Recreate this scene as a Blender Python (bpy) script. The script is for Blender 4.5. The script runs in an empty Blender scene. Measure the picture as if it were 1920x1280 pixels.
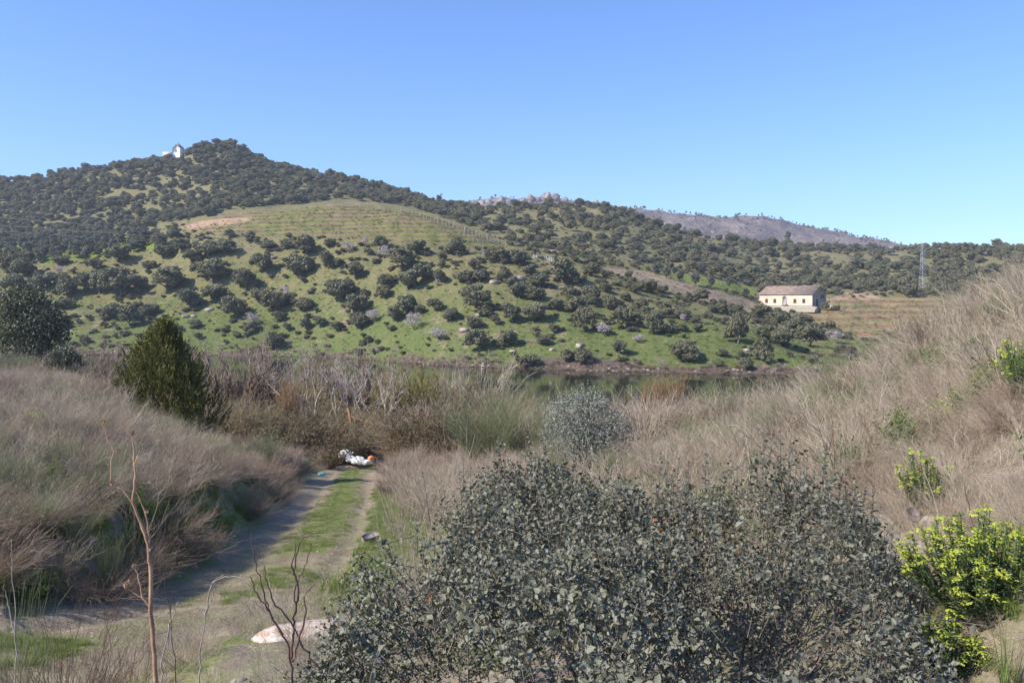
import bpy, math, random
import numpy as np
from mathutils import Vector, Matrix

# ------------------------------------------------------------------ camera, light
S = bpy.context.scene
F = 1663.0            # focal length in photo pixels (1920 wide)
HOR = 560.0           # eye level row in the photo
cam_d = bpy.data.cameras.new('camera'); cam = bpy.data.objects.new('camera', cam_d)
S.collection.objects.link(cam); S.camera = cam
cam.location = (0, 0, 0); cam.rotation_euler = (math.radians(90), 0, 0)
cam_d.sensor_width = 36; cam_d.lens = 36 * F / 1920; cam_d.shift_y = -(640 - HOR) / 1920
cam_d.clip_start = 0.05; cam_d.clip_end = 8000
SUN_EL, SUN_AZ = 40.0, 68.0      # azimuth measured from straight behind the camera towards the left
sx, sy, sz = (-math.sin(math.radians(SUN_AZ)) * math.cos(math.radians(SUN_EL)),
              -math.cos(math.radians(SUN_AZ)) * math.cos(math.radians(SUN_EL)), math.sin(math.radians(SUN_EL)))
W = bpy.data.worlds.new('World'); S.world = W; W.use_nodes = True
nt = W.node_tree; nt.nodes.clear()
sky = nt.nodes.new('ShaderNodeTexSky'); sky.sky_type = 'NISHITA'; sky.sun_disc = False
sky.sun_elevation = math.radians(SUN_EL); sky.sun_rotation = math.atan2(sx, sy)
sky.air_density = 1.0; sky.dust_density = 0.3; sky.ozone_density = 4.0; sky.altitude = 150
bg = nt.nodes.new('ShaderNodeBackground'); bg.inputs[1].default_value = 0.118
wo = nt.nodes.new('ShaderNodeOutputWorld')
tn = nt.nodes.new('ShaderNodeMix'); tn.data_type = 'RGBA'; tn.blend_type = 'MULTIPLY'; tn.inputs[0].default_value = 1.0; tn.inputs[7].default_value = (.82, 1.0, 1.34, 1)
nt.links.new(sky.outputs[0], tn.inputs[6]); nt.links.new(tn.outputs[2], bg.inputs[0]); nt.links.new(bg.outputs[0], wo.inputs[0])
sd = bpy.data.lights.new('sun', 'SUN'); sd.energy = 5.0; sd.angle = math.radians(0.5); sd.color = (1.0, 0.93, 0.82)
so = bpy.data.objects.new('sun', sd); S.collection.objects.link(so)
so.rotation_euler = Vector((sx, sy, sz)).to_track_quat('Z', 'Y').to_euler()
S.view_settings.view_transform = 'Standard'; S.view_settings.look = 'None'
S.view_settings.gamma = 1; S.view_settings.use_curve_mapping = False; S.view_settings.exposure = 0.55
S.render.engine = 'CYCLES'
WATER = -14.0
C = S.collection
rng = np.random.default_rng(7); random.seed(7)

# ------------------------------------------------------------------ helpers
def pchip(xk, yk, x):
    xk = np.asarray(xk, float); yk = np.asarray(yk, float)
    h = np.diff(xk); d = np.diff(yk) / h
    m = np.zeros_like(yk); m[0] = d[0]; m[-1] = d[-1]
    for i in range(1, len(xk) - 1):
        m[i] = 0 if d[i-1] * d[i] <= 0 else 2 / (1 / d[i-1] + 1 / d[i])
    x = np.clip(x, xk[0], xk[-1]); i = np.clip(np.searchsorted(xk, x) - 1, 0, len(xk) - 2)
    t = (x - xk[i]) / h[i]; t2 = t * t; t3 = t2 * t
    return (2*t3 - 3*t2 + 1) * yk[i] + (t3 - 2*t2 + t) * h[i] * m[i] + (-2*t3 + 3*t2) * yk[i+1] + (t3 - t2) * h[i] * m[i+1]
_perm = np.random.default_rng(3).random((256, 256))
def vnoise(x, y):
    xi = np.floor(x).astype(int); yi = np.floor(y).astype(int); fx = x - xi; fy = y - yi
    fx = fx*fx*(3 - 2*fx); fy = fy*fy*(3 - 2*fy)
    a = _perm[xi & 255, yi & 255]; b = _perm[(xi+1) & 255, yi & 255]; c = _perm[xi & 255, (yi+1) & 255]; d = _perm[(xi+1) & 255, (yi+1) & 255]
    return (a*(1-fx) + b*fx)*(1-fy) + (c*(1-fx) + d*fx)*fy - .5
def fbm(x, y, o=4, g=.5):
    s = 0; a = 1.0
    for k in range(o):
        s = s + a * vnoise(x * 2**k + 17.3*k, y * 2**k - 9.1*k); a *= g
    return s
def sstep(a, b, x):
    t = np.clip((x - a) / (b - a), 0, 1); return t*t*(3 - 2*t)
def pip(px, py, poly):
    ins = np.zeros(np.shape(px), bool); n = len(poly); j = n - 1
    for i in range(n):
        xi, yi = poly[i]; xj, yj = poly[j]
        c = ((yi > py) != (yj > py)) & (px < (xj - xi) * (py - yi) / (yj - yi + 1e-9) + xi)
        ins ^= c; j = i
    return ins

# ------------------------------------------------------------------ terrain: plan-view columns fanning out from the viewpoint
ND = [0.8, 2.5, 4.5, 7, 10, 14, 20, 28, 36, 45, 60, 85, 106, 122]
NC = {
 -900: [-1.3, -1.6, -2.0, -2.5, -3.0, -3.0, -2.2, -2.0, -2.6, -4.0, -7.0, -11.5, -14.6, -16.5],
 -250: [-1.5, -1.8, -2.3, -3.0, -3.2, -3.0, -2.5, -2.3, -2.8, -5.0, -8.5, -12.5, -14.6, -16.5],
 100:  [-1.6, -1.9, -2.4, -3.1, -3.45, -3.3, -3.0, -2.75, -3.0, -5.6, -9.0, -12.8, -14.6, -16.5],
 300:  [-1.6, -1.9, -2.3, -2.9, -3.6, -3.8, -3.85, -4.5, -5.5, -6.9, -9.8, -13.2, -14.6, -16.5],
 450:  [-1.6, -1.9, -2.2, -2.6, -3.8, -4.0, -4.5, -5.5, -6.5, -7.8, -10.2, -13.4, -14.6, -16.5],
 600:  [-1.6, -1.9, -2.15, -2.6, -3.75, -4.2, -5.0, -6.0, -7.0, -8.2, -10.4, -13.4, -14.6, -16.5],
 800:  [-1.6, -1.9, -2.15, -2.7, -3.5, -4.2, -4.9, -5.9, -6.9, -8.2, -10.4, -13.4, -14.6, -16.5],
 1000: [-1.6, -1.9, -2.15, -2.5, -3.1, -3.7, -4.3, -5.4, -6.6, -8.0, -10.3, -13.4, -14.6, -16.5],
 1200: [-1.6, -1.8, -2.0, -2.35, -2.8, -3.3, -4.0, -5.1, -6.3, -7.7, -10.0, -13.3, -14.6, -16.5],
 1400: [-1.6, -1.7, -1.85, -2.1, -2.45, -2.85, -3.5, -4.5, -5.6, -7.0, -9.4, -12.9, -14.6, -16.5],
 1600: [-1.6, -1.6, -1.55, -1.7, -1.85, -2.1, -2.4, -3.0, -4.1, -5.4, -8.0, -12.0, -14.6, -16.5],
 1800: [-1.6, -1.5, -1.35, -1.2, -1.12, -1.0, -.85, -1.15, -2.0, -3.0, -5.5, -10.0, -14.2, -16.5],
 1920: [-1.5, -1.3, -1.1, -.85, -.68, -.45, -.25, -.35, -1.1, -1.8, -4.5, -9.5, -14.0, -16.5],
 2300: [-1.4, -1.1, -.8, -.4, .0, .35, .7, .9, .5, 0, -3.0, -8.5, -13.5, -16.5],
 3200: [-1.2, -.9, -.4, .2, .9, 1.6, 2.6, 3.2, 3.0, 2.0, -1.0, -7.0, -13.5, -16.5]}
NPX = np.array(sorted(NC)); NZ = np.array([NC[k] for k in NPX])
# the cart track (x, y, z) in metres
TRK = np.array([((p - 960)/F*d, d, -(q - HOR)/F*d) for p, q, d in
   [(-900, 1215, 8.2), (-300, 1222, 8.3), (60, 1215, 8.7), (250, 1180, 9.8), (420, 1132, 11.5), (535, 1065, 14.2), (603, 985, 19.5), (640, 930, 27), (652, 900, 34), (668, 882, 42), (720, 872, 50), (860, 862, 60)]])
_t = np.linspace(0, len(TRK) - 1, 240); TK = np.stack([pchip(np.arange(len(TRK)), TRK[:, i], _t) for i in range(3)], 1)
def track(x, y):
    """signed distance across the track (right positive) and its height"""
    x = np.asarray(x, float); y = np.asarray(y, float); sh = x.shape; x = x.ravel(); y = y.ravel()
    best = np.full(x.shape, 1e9); sd_ = np.full(x.shape, 1e9); zz = np.zeros(x.shape)
    a = TK[:-1]; b = TK[1:]
    near = (x > -18) & (x < 10) & (y < 66)
    xs = x[near]; ys = y[near]; bb = best[near]; ss = sd_[near]; z_ = zz[near]
    for i in range(len(a)):
        dx, dy = b[i, 0] - a[i, 0], b[i, 1] - a[i, 1]; L2 = dx*dx + dy*dy
        t = np.clip(((xs - a[i, 0])*dx + (ys - a[i, 1])*dy) / L2, 0, 1)
        ex = xs - a[i, 0] - t*dx; ey = ys - a[i, 1] - t*dy; d = np.hypot(ex, ey)
        m = d < bb; bb = np.where(m, d, bb)
        s = np.sign(ex*dy - ey*dx); ss = np.where(m, d*s, ss); z_ = np.where(m, a[i, 2] + t*(b[i, 2] - a[i, 2]), z_)
    best[near] = bb; sd_[near] = ss; zz[near] = z_
    return sd_.reshape(sh), zz.reshape(sh)
def seg_interp(Dk, Zk, D):
    z = np.where(D <= Dk[0], Zk[0], Zk[-1])
    for k in range(len(Dk) - 1):
        m = (D > Dk[k]) & (D <= Dk[k+1]); z = np.where(m, Zk[k] + (Zk[k+1] - Zk[k]) * (D - Dk[k]) / (Dk[k+1] - Dk[k]), z)
    return z
def Hn(x, y):
    x = np.asarray(x, float); y = np.asarray(y, float)
    px = x / np.maximum(y, 3.5) * F + 960
    Zk = [pchip(NPX, NZ[:, k], px) for k in range(len(ND))]
    z = sum(seg_interp(ND, Zk, y * s) for s in (.93, 1.0, 1.07)) / 3
    amp = np.clip(y / 20, .12, 1)
    z = z + (.40 * fbm(x*.22, y*.22, 3) + .22 * fbm(x*.7, y*.7, 2)) * amp + .09 * fbm(x*1.3 + 9, y*1.3, 3)
    d, tz = track(x, y)
    w = 1 - sstep(1.35, 2.5, np.abs(d))
    rut = -.07 * np.exp(-((np.abs(d) - .78) / .24)**2) + .03*fbm(x*3.1, y*3.1, 3)
    bank = .30 * sstep(-1.5, -2.6, d) * (1 - sstep(-4.5, -9, d)) * (y < 48)
    return z * (1 - w) + w * (tz + rut) + bank
# far side: nodes  (D, row)
FC = {
 -900: [(238, 664), (262, 610), (300, 540), (340, 500), (430, 470), (480, 440), (560, 400), (640, 370), (800, 380)],
 -300: [(232, 664), (258, 605), (295, 515), (325, 490), (420, 455), (470, 425), (550, 372), (620, 352), (800, 370)],
 0:   [(224, 665), (250, 600), (285, 500), (305, 482), (400, 455), (450, 425), (520, 372), (580, 340), (760, 372)],
 200: [(222, 665), (250, 590), (285, 485), (302, 470), (390, 445), (440, 415), (500, 358), (560, 311), (760, 355)],
 330: [(220, 665), (248, 585), (278, 468), (302, 432), (370, 432), (430, 400), (495, 345), (560, 290), (760, 340)],
 410: [(219, 666), (246, 580), (272, 450), (305, 402), (365, 415), (430, 385), (500, 325), (560, 266), (760, 330)],
 500: [(217, 667), (245, 570), (268, 446), (305, 387), (365, 402), (430, 380), (500, 340), (550, 306), (760, 340)],
 640: [(208, 672), (235, 565), (262, 441), (302, 379), (360, 404), (420, 382), (480, 358), (530, 341), (760, 365)],
 740: [(197, 678), (225, 560), (255, 450), (293, 388), (360, 412), (420, 396), (470, 378), (520, 364), (760, 380)],
 850: [(186, 685), (215, 555), (248, 465), (280, 419), (350, 428), (400, 412), (440, 402), (500, 392), (760, 400)],
 945: [(179, 690), (208, 562), (242, 478), (265, 459), (320, 450), (370, 430), (430, 406), (480, 386), (760, 400)],
 1080: [(176, 692), (203, 580), (235, 505), (250, 489), (290, 474), (350, 444), (420, 412), (470, 384), (760, 400)],
 1200: [(171, 696), (198, 605), (230, 535), (250, 510), (280, 497), (340, 470), (410, 436), (460, 410), (760, 425)],
 1330: [(166, 700), (192, 625), (225, 572), (245, 552), (290, 524), (350, 496), (410, 466), (460, 446), (760, 460)],
 1450: [(164, 702), (188, 645), (220, 612), (258, 590), (300, 567), (350, 528), (410, 486), (460, 460), (760, 470)],
 1540: [(160, 705), (185, 662), (218, 625), (255, 592), (300, 564), (350, 530), (410, 490), (460, 465), (760, 480)],
 1700: [(160, 705), (185, 665), (218, 632), (250, 604), (295, 564), (350, 538), (410, 495), (460, 470), (760, 480)],
 1920: [(160, 705), (185, 660), (218, 630), (250, 600), (295, 562), (350, 535), (410, 490), (460, 464), (760, 475)],
 2300: [(160, 705), (185, 660), (218, 625), (250, 590), (300, 550), (350, 520), (410, 475), (460, 445), (760, 460)],
 3200: [(160, 705), (185, 660), (218, 620), (250, 585), (300, 540), (350, 510), (410, 470), (460, 440), (760, 450)]}
FPX = np.array(sorted(FC)); FD = np.array([[d for d, q in FC[k]] for k in FPX], float)
FZ = np.array([[-(q - HOR)/F*d for d, q in FC[k]] for k in FPX]); FZ[:, 0] = WATER
def shoreD(px): return pchip(FPX, FD[:, 0], px)
def Hf(x, y):
    x = np.asarray(x, float); y = np.asarray(y, float); px = x / y * F + 960
    jit = 3.0 * fbm(x*.06, y*0+2, 3)
    Dk = [pchip(FPX, FD[:, k], px) + (jit if k == 0 else 0) for k in range(9)]; Zk = [pchip(FPX, FZ[:, k], px) for k in range(9)]
    Dk = [Dk[0] - 12, Dk[0] - .4, Dk[0] + 1.4] + Dk[1:]; Zk = [Zk[0]*0 - 17, Zk[0] - .35, Zk[0]*0 + WATER + .8 + .5*fbm(x*.15, y*0, 2)] + Zk[1:]
    s1 = seg_interp(Dk, Zk, y); s2 = (seg_interp(Dk, Zk, y*.97) + seg_interp(Dk, Zk, y*1.03) + s1) / 3
    k = sstep(4, 25, y - Dk[1]); z = s1*(1-k) + s2*k
    rel = sstep(2, 30, y - Dk[1])
    z = z + rel * (3.0 * fbm(x*.022, y*.022, 3) + 1.1 * fbm(x*.11, y*.11, 3) + .35 * fbm(x*.5, y*.5, 2))
    return z
def H(x, y):
    x = np.asarray(x, float); y = np.asarray(y, float)
    return np.where(y < 124, Hn(x, np.minimum(y, 124)), Hf(x, np.maximum(y, 124)))
def hit(px, py, d0=150, d1=640, n=700):
    """where the sight line through a photo pixel meets the ground"""
    D = np.linspace(d0, d1, n); x = (px - 960)/F*D; zr = -(py - HOR)/F*D; zz = H(x, D)
    k = np.nonzero(zz >= zr)[0]
    if len(k) == 0: return None
    return Vector((x[k[0]], D[k[0]], zz[k[0]]))
def gz(x, y): return float(H(np.array([x]), np.array([y]))[0])
def proj(x, y, z): return 960 + x/y*F, HOR - z/y*F

# ------------------------------------------------------------------ mesh building
def mesh_np(name, V, T=None, Q=None, mats=(), attrs=None, smooth=False, midx=None):
    me = bpy.data.meshes.new(name); V = np.asarray(V, np.float32)
    T = np.zeros((0, 3), np.int32) if T is None else np.asarray(T, np.int32); Q = np.zeros((0, 4), np.int32) if Q is None else np.asarray(Q, np.int32)
    me.vertices.add(len(V)); me.vertices.foreach_set('co', V.ravel())
    me.loops.add(len(T)*3 + len(Q)*4); me.loops.foreach_set('vertex_index', np.concatenate([T.ravel(), Q.ravel()]))
    me.polygons.add(len(T) + len(Q))
    ls = np.concatenate([np.arange(len(T))*3, len(T)*3 + np.arange(len(Q))*4]).astype(np.int32)
    me.polygons.foreach_set('loop_start', ls)
    if smooth: me.polygons.foreach_set('use_smooth', np.ones(len(ls), bool))
    if midx is not None: me.polygons.foreach_set('material_index', np.asarray(midx, np.int32))
    for m in mats: me.materials.append(m)
    for k, a in (attrs or {}).items():
        at = me.attributes.new(k, 'FLOAT', 'POINT'); at.data.foreach_set('value', np.asarray(a, np.float32))
    me.update(calc_edges=True); me.validate(); return me
class Geo:
    """collects numpy geometry"""
    def __init__(s): s.V = []; s.T = []; s.Q = []; s.a = []; s.n = 0
    def add(s, V, T=None, Q=None, tint=None):
        V = np.asarray(V, float).reshape(-1, 3)
        if T is not None and len(T): s.T.append(np.asarray(T) + s.n)
        if Q is not None and len(Q): s.Q.append(np.asarray(Q) + s.n)
        s.V.append(V); s.a.append(np.full(len(V), .5) if tint is None else np.broadcast_to(tint, (len(V),))); s.n += len(V); return s
    def mesh(s, name, mat, smooth=False):
        return mesh_np(name, np.concatenate(s.V), np.concatenate(s.T) if s.T else None, np.concatenate(s.Q) if s.Q else None, (mat,), {'tint': np.concatenate(s.a)}, smooth)
def tubes(g, P, R, sides=3, tint=None):
    """P[S,K,3] polylines, R[S,K] radii"""
    P = np.asarray(P, float); Sn, K, _ = P.shape
    T = np.gradient(P, axis=1); T /= np.linalg.norm(T, axis=2, keepdims=True) + 1e-9
    ref = np.where(np.abs(T[..., 2:3]) > .9, np.array([1., 0, 0]), np.array([0, 0, 1.]))
    A = np.cross(T, ref); A /= np.linalg.norm(A, axis=2, keepdims=True) + 1e-9; B = np.cross(T, A)
    ang = np.arange(sides) * 2*np.pi/sides
    V = P[:, :, None, :] + R[:, :, None, None] * (A[:, :, None, :]*np.cos(ang)[None, None, :, None] + B[:, :, None, :]*np.sin(ang)[None, None, :, None])
    idx = np.arange(Sn*K*sides).reshape(Sn, K, sides); nx = np.roll(idx, -1, axis=2)
    Q = np.stack([idx[:, :-1], nx[:, :-1], nx[:, 1:], idx[:, 1:]], -1).reshape(-1, 4)
    t = None if tint is None else np.repeat(np.asarray(tint), K*sides)
    g.add(V.reshape(-1, 3), Q=Q, tint=t)
def unit(v): return v / (np.linalg.norm(v, axis=-1, keepdims=True) + 1e-9)
def rdir(n, r=None): return unit((r or rng).normal(size=(n, 3)))
def quads(g, Cn, N, L, Wd, tint=None, fold=0.0):
    """leaf-sized diamonds at centres Cn with normals N"""
    n = len(Cn); U = unit(np.cross(N, rdir(n))); Vv = np.cross(N, U)
    L = np.broadcast_to(L, (n,))[:, None]; Wd = np.broadcast_to(Wd, (n,))[:, None]
    V = np.stack([Cn - U*L*.5, Cn + Vv*Wd*.5 + U*L*.05 + N*L*fold, Cn + U*L*.5, Cn - Vv*Wd*.5 + U*L*.05 + N*L*fold], 1)
    g.add(V.reshape(-1, 3), Q=np.arange(n*4).reshape(-1, 4), tint=np.repeat(rng.random(n) if tint is None else tint, 4))
LT = np.array([(0, 0, 0), (.3, .36, .08), (.33, 0, -.03), (.3, -.36, .08), (.72, .30, .10), (.72, 0, 0), (.72, -.30, .10), (1.05, 0, -.05)])
LTF = np.array([(0, 1, 2), (0, 2, 3), (4, 7, 5), (5, 7, 6)]); LQF = np.array([(1, 4, 5, 2), (2, 5, 6, 3)])
def leaf_geo(g, B, D, N, L, wid=1.0, tint=None):
    """folded oval leaves from base B along D, face normal N"""
    n = len(B); D = unit(D); X = unit(np.cross(N, D)); N = np.cross(D, X); L = np.broadcast_to(L, (n,))[:, None, None]
    V = B[:, None, :] + L * (LT[None, :, 0:1]*D[:, None, :] + LT[None, :, 1:2]*wid*X[:, None, :] + LT[None, :, 2:3]*N[:, None, :])
    off = (np.arange(n)*8)[:, None, None]
    g.add(V.reshape(-1, 3), T=(LTF[None] + off).reshape(-1, 3), Q=(LQF[None] + off).reshape(-1, 4), tint=np.repeat(rng.random(n) if tint is None else tint, 8))
def box(g, x0, x1, y0, y1, z0, z1, tint=None):
    V = [(x, y, z) for z in (z0, z1) for x, y in ((x0, y0), (x1, y0), (x1, y1), (x0, y1))]
    g.add(V, Q=[(0, 3, 2, 1), (4, 5, 6, 7), (0, 1, 5, 4), (1, 2, 6, 5), (2, 3, 7, 6), (3, 0, 4, 7)], tint=tint)
def prism(g, poly, axis_a, axis_b, axis_n, o, depth):
    """extrude a 2-D polygon"""
    o = np.array(o, float); a = np.array(axis_a, float); b = np.array(axis_b, float); nn = np.array(axis_n, float); n = len(poly)
    f = [o + a*p + b*q for p, q in poly]; k = [v + nn*depth for v in f]
    T = [(0, i, i+1) for i in range(1, n-1)] + [(n, n+i+1, n+i) for i in range(1, n-1)]
    g.add(f + k, T=T, Q=[(i, (i+1) % n, n + (i+1) % n, n + i) for i in range(n)])
def link(name, me, parent=None, loc=None, rz=0, sc=None, label=None, cat=None, group=None, kind=None):
    o = bpy.data.objects.new(name, me); C.objects.link(o)
    if parent: o.parent = parent
    if loc is not None: o.location = loc
    o.rotation_euler = (0, 0, rz)
    if sc is not None: o.scale = (sc, sc, sc) if np.isscalar(sc) else sc
    tag(o, label, cat, group, kind); return o
def tag(o, label=None, cat=None, group=None, kind=None):
    for k, v in (('label', label), ('category', cat), ('group', group), ('kind', kind)):
        if v: o[k] = v
    return o
ORD = ['first', 'second', 'third', 'fourth', 'fifth', 'sixth', 'seventh', 'eighth', 'ninth', 'tenth', 'eleventh', 'twelfth', 'thirteenth', 'fourteenth', 'fifteenth', 'sixteenth', 'seventeenth', 'eighteenth', 'nineteenth', 'twentieth']
TENS = ['', '', 'twenty', 'thirty', 'forty', 'fifty', 'sixty', 'seventy', 'eighty', 'ninety']
TENTH = ['', '', 'twentieth', 'thirtieth', 'fortieth', 'fiftieth', 'sixtieth', 'seventieth', 'eightieth', 'ninetieth']
def ordn(i):
    if i < 20: return ORD[i]
    if i >= 99: return ('hundredth' if i == 99 else 'hundred and ' + ordn(i - 100))
    n = i + 1; return TENTH[n//10] if n % 10 == 0 else TENS[n//10] + '-' + ORD[n % 10 - 1]

# ------------------------------------------------------------------ materials
def newmat(name):
    m = bpy.data.materials.new(name); m.use_nodes = True; n = m.node_tree; n.nodes.clear()
    out = n.nodes.new('ShaderNodeOutputMaterial'); b = n.nodes.new('ShaderNodeBsdfPrincipled'); n.links.new(b.outputs[0], out.inputs[0])
    return m, n, b, out
def nd(n, t, **kw):
    x = n.nodes.new(t)
    for k, v in kw.items(): setattr(x, k, v)
    return x
def mixc(n, f, a, b, blend='MIX'):
    x = n.nodes.new('ShaderNodeMix'); x.data_type = 'RGBA'; x.blend_type = blend; x.clamp_factor = True
    for s, v in ((0, f), (6, a), (7, b)):
        if isinstance(v, (int, float)): x.inputs[s].default_value = v
        elif isinstance(v, tuple): x.inputs[s].default_value = (*v, 1)
        else: n.links.new(v, x.inputs[s])
    return x.outputs[2]
def noise(n, scale, detail=4, rough=.55, co=None, dist=0):
    x = nd(n, 'ShaderNodeTexNoise'); x.inputs['Scale'].default_value = scale; x.inputs['Detail'].default_value = detail; x.inputs['Roughness'].default_value = rough; x.inputs['Distortion'].default_value = dist
    if co is not None: n.links.new(co, x.inputs['Vector'])
    return x.outputs[0]
def ramp(n, f, lo, hi, a=0.0, b=1.0):
    x = nd(n, 'ShaderNodeMapRange'); x.interpolation_type = 'SMOOTHSTEP'; n.links.new(f, x.inputs[0])
    for i, v in zip((1, 2, 3, 4), (lo, hi, a, b)): x.inputs[i].default_value = v
    return x.outputs[0]
def attr(n, name): x = nd(n, 'ShaderNodeAttribute'); x.attribute_name = name; return x.outputs['Fac']
def mul(n, a, b, op='MULTIPLY'):
    x = nd(n, 'ShaderNodeMath', operation=op)
    for i, v in enumerate((a, b)):
        if isinstance(v, (int, float)): x.inputs[i].default_value = v
        else: n.links.new(v, x.inputs[i])
    return x.outputs[0]
def pos(n): return nd(n, 'ShaderNodeNewGeometry').outputs['Position']
def bump(n, b, h, strength=.4, dist=.05):
    x = nd(n, 'ShaderNodeBump'); x.inputs['Strength'].default_value = strength; x.inputs['Distance'].default_value = dist
    n.links.new(h, x.inputs['Height']); n.links.new(x.outputs[0], b.inputs['Normal'])
def foliage(name, c0, c1, under=None, transl=.25, rough=.6, spec=.25, rnd=None, rndf=.5):
    """leaf colour varies leaf by leaf (tint) and plant by plant (object random)"""
    m, n, b, out = newmat(name); t = attr(n, 'tint'); col = mixc(n, t, c0, c1)
    if rnd:
        oi = nd(n, 'ShaderNodeObjectInfo').outputs['Random']; col = mixc(n, mul(n, oi, rndf), col, rnd)
    if under:
        bf = nd(n, 'ShaderNodeNewGeometry').outputs['Backfacing']; col = mixc(n, bf, col, under)
    n.links.new(col, b.inputs['Base Color']); b.inputs['Roughness'].default_value = rough; b.inputs['Specular IOR Level'].default_value = spec
    if transl:
        tr = nd(n, 'ShaderNodeBsdfTranslucent'); n.links.new(mixc(n, .5, col, (.16, .2, .03)), tr.inputs[0])
        mx = nd(n, 'ShaderNodeMixShader'); mx.inputs[0].default_value = transl; n.links.new(b.outputs[0], mx.inputs[1]); n.links.new(tr.outputs[0], mx.inputs[2]); n.links.new(mx.outputs[0], out.inputs[0])
    return m
def solid(name, c0, c1, scale=3, rough=.85, bstr=.3, bdist=.02, spec=.3):
    m, n, b, out = newmat(name); co = nd(n, 'ShaderNodeTexCoord').outputs['Object']
    f = noise(n, scale, 6, .6, co); n.links.new(mixc(n, ramp(n, f, .35, .65), c0, c1), b.inputs['Base Color'])
    b.inputs['Roughness'].default_value = rough; b.inputs['Specular IOR Level'].default_value = spec; bump(n, b, noise(n, scale*5, 5, .6, co), bstr, bdist); return m
M = {}
M['oak'] = foliage('holm_oak_leaf', (.105, .112, .058), (.225, .220, .135), rnd=(.200, .175, .105), transl=.18, rndf=.8)
M['olive'] = foliage('olive_leaf', (.10, .11, .075), (.17, .18, .13), rnd=(.13, .12, .10), transl=.15)
M['scrub'] = foliage('scrub_leaf', (.085, .080, .055), (.16, .15, .10), rnd=(.17, .12, .10), transl=.12)
M['scrubgreen'] = foliage('green_scrub_leaf', (.05, .075, .025), (.12, .15, .05), rnd=(.12, .11, .05), transl=.2)
M['blossom'] = foliage('almond_blossom', (.42, .36, .37), (.66, .60, .62), rnd=(.45, .30, .33), transl=.3)
M['bushleaf'] = foliage('bush_leaf', (.055, .060, .034), (.175, .178, .122), under=(.19, .19, .135), rough=.55, spec=.28, transl=.10)
M['deadleaf'] = foliage('dead_leaf', (.30, .09, .04), (.45, .20, .10), transl=.2)
M['oakgreen'] = foliage('young_oak_leaf', (.045, .055, .030), (.12, .13, .09), under=(.18, .18, .13), transl=.12, spec=.4, rough=.5)
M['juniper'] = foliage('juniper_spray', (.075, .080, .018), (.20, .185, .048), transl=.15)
M['broom'] = foliage('broom_twig', (.12, .145, .07), (.30, .32, .17), rnd=(.27, .27, .15), transl=0)
M['yellowtwig'] = foliage('willow_twig', (.22, .17, .06), (.33, .27, .09), transl=0)
M['orangetwig'] = foliage('orange_twig', (.27, .165, .08), (.40, .26, .13), transl=0)
M['dry'] = foliage('dry_stem', (.25, .20, .145), (.62, .525, .40), rnd=(.34, .265, .20), transl=0, rndf=.6)
M['mauve'] = foliage('mauve_twig', (.165, .118, .088), (.39, .29, .225), rnd=(.31, .23, .155), transl=0)
M['straw'] = foliage('straw_grass', (.42, .28, .17), (.58, .50, .36), rnd=(.40, .36, .24), transl=.15)
M['grass'] = foliage('green_grass', (.10, .16, .03), (.22, .30, .06), rnd=(.22, .24, .08), transl=.3)
M['bramble'] = foliage('bramble_leaf', (.10, .065, .04), (.22, .13, .085), rnd=(.15, .14, .06), transl=.15)
M['silver'] = foliage('silver_leaf', (.13, .145, .115), (.27, .28, .23), under=(.33, .34, .28), transl=.1)
M['weed'] = foliage('weed_leaf', (.08, .13, .03), (.17, .24, .06), rnd=(.18, .2, .09), transl=.3)
M['euph'] = foliage('spurge_leaf', (.09, .13, .055), (.18, .23, .09), transl=.25)
M['euphflower'] = foliage('spurge_flower', (.34, .40, .045), (.56, .60, .10), transl=.35)
M['bark'] = solid('bark', (.10, .08, .065), (.22, .18, .15), 9)
M['palebark'] = solid('pale_bark', (.29, .235, .19), (.50, .43, .36), 6)
M['cutwood'] = solid('cut_wood', (.38, .20, .09), (.48, .29, .15), 8)
M['stalk'] = solid('dry_stalk', (.20, .10, .065), (.52, .32, .19), 5, rough=.6)
M['darktwig'] = solid('dark_twig', (.07, .045, .04), (.16, .09, .07), 9)

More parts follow.
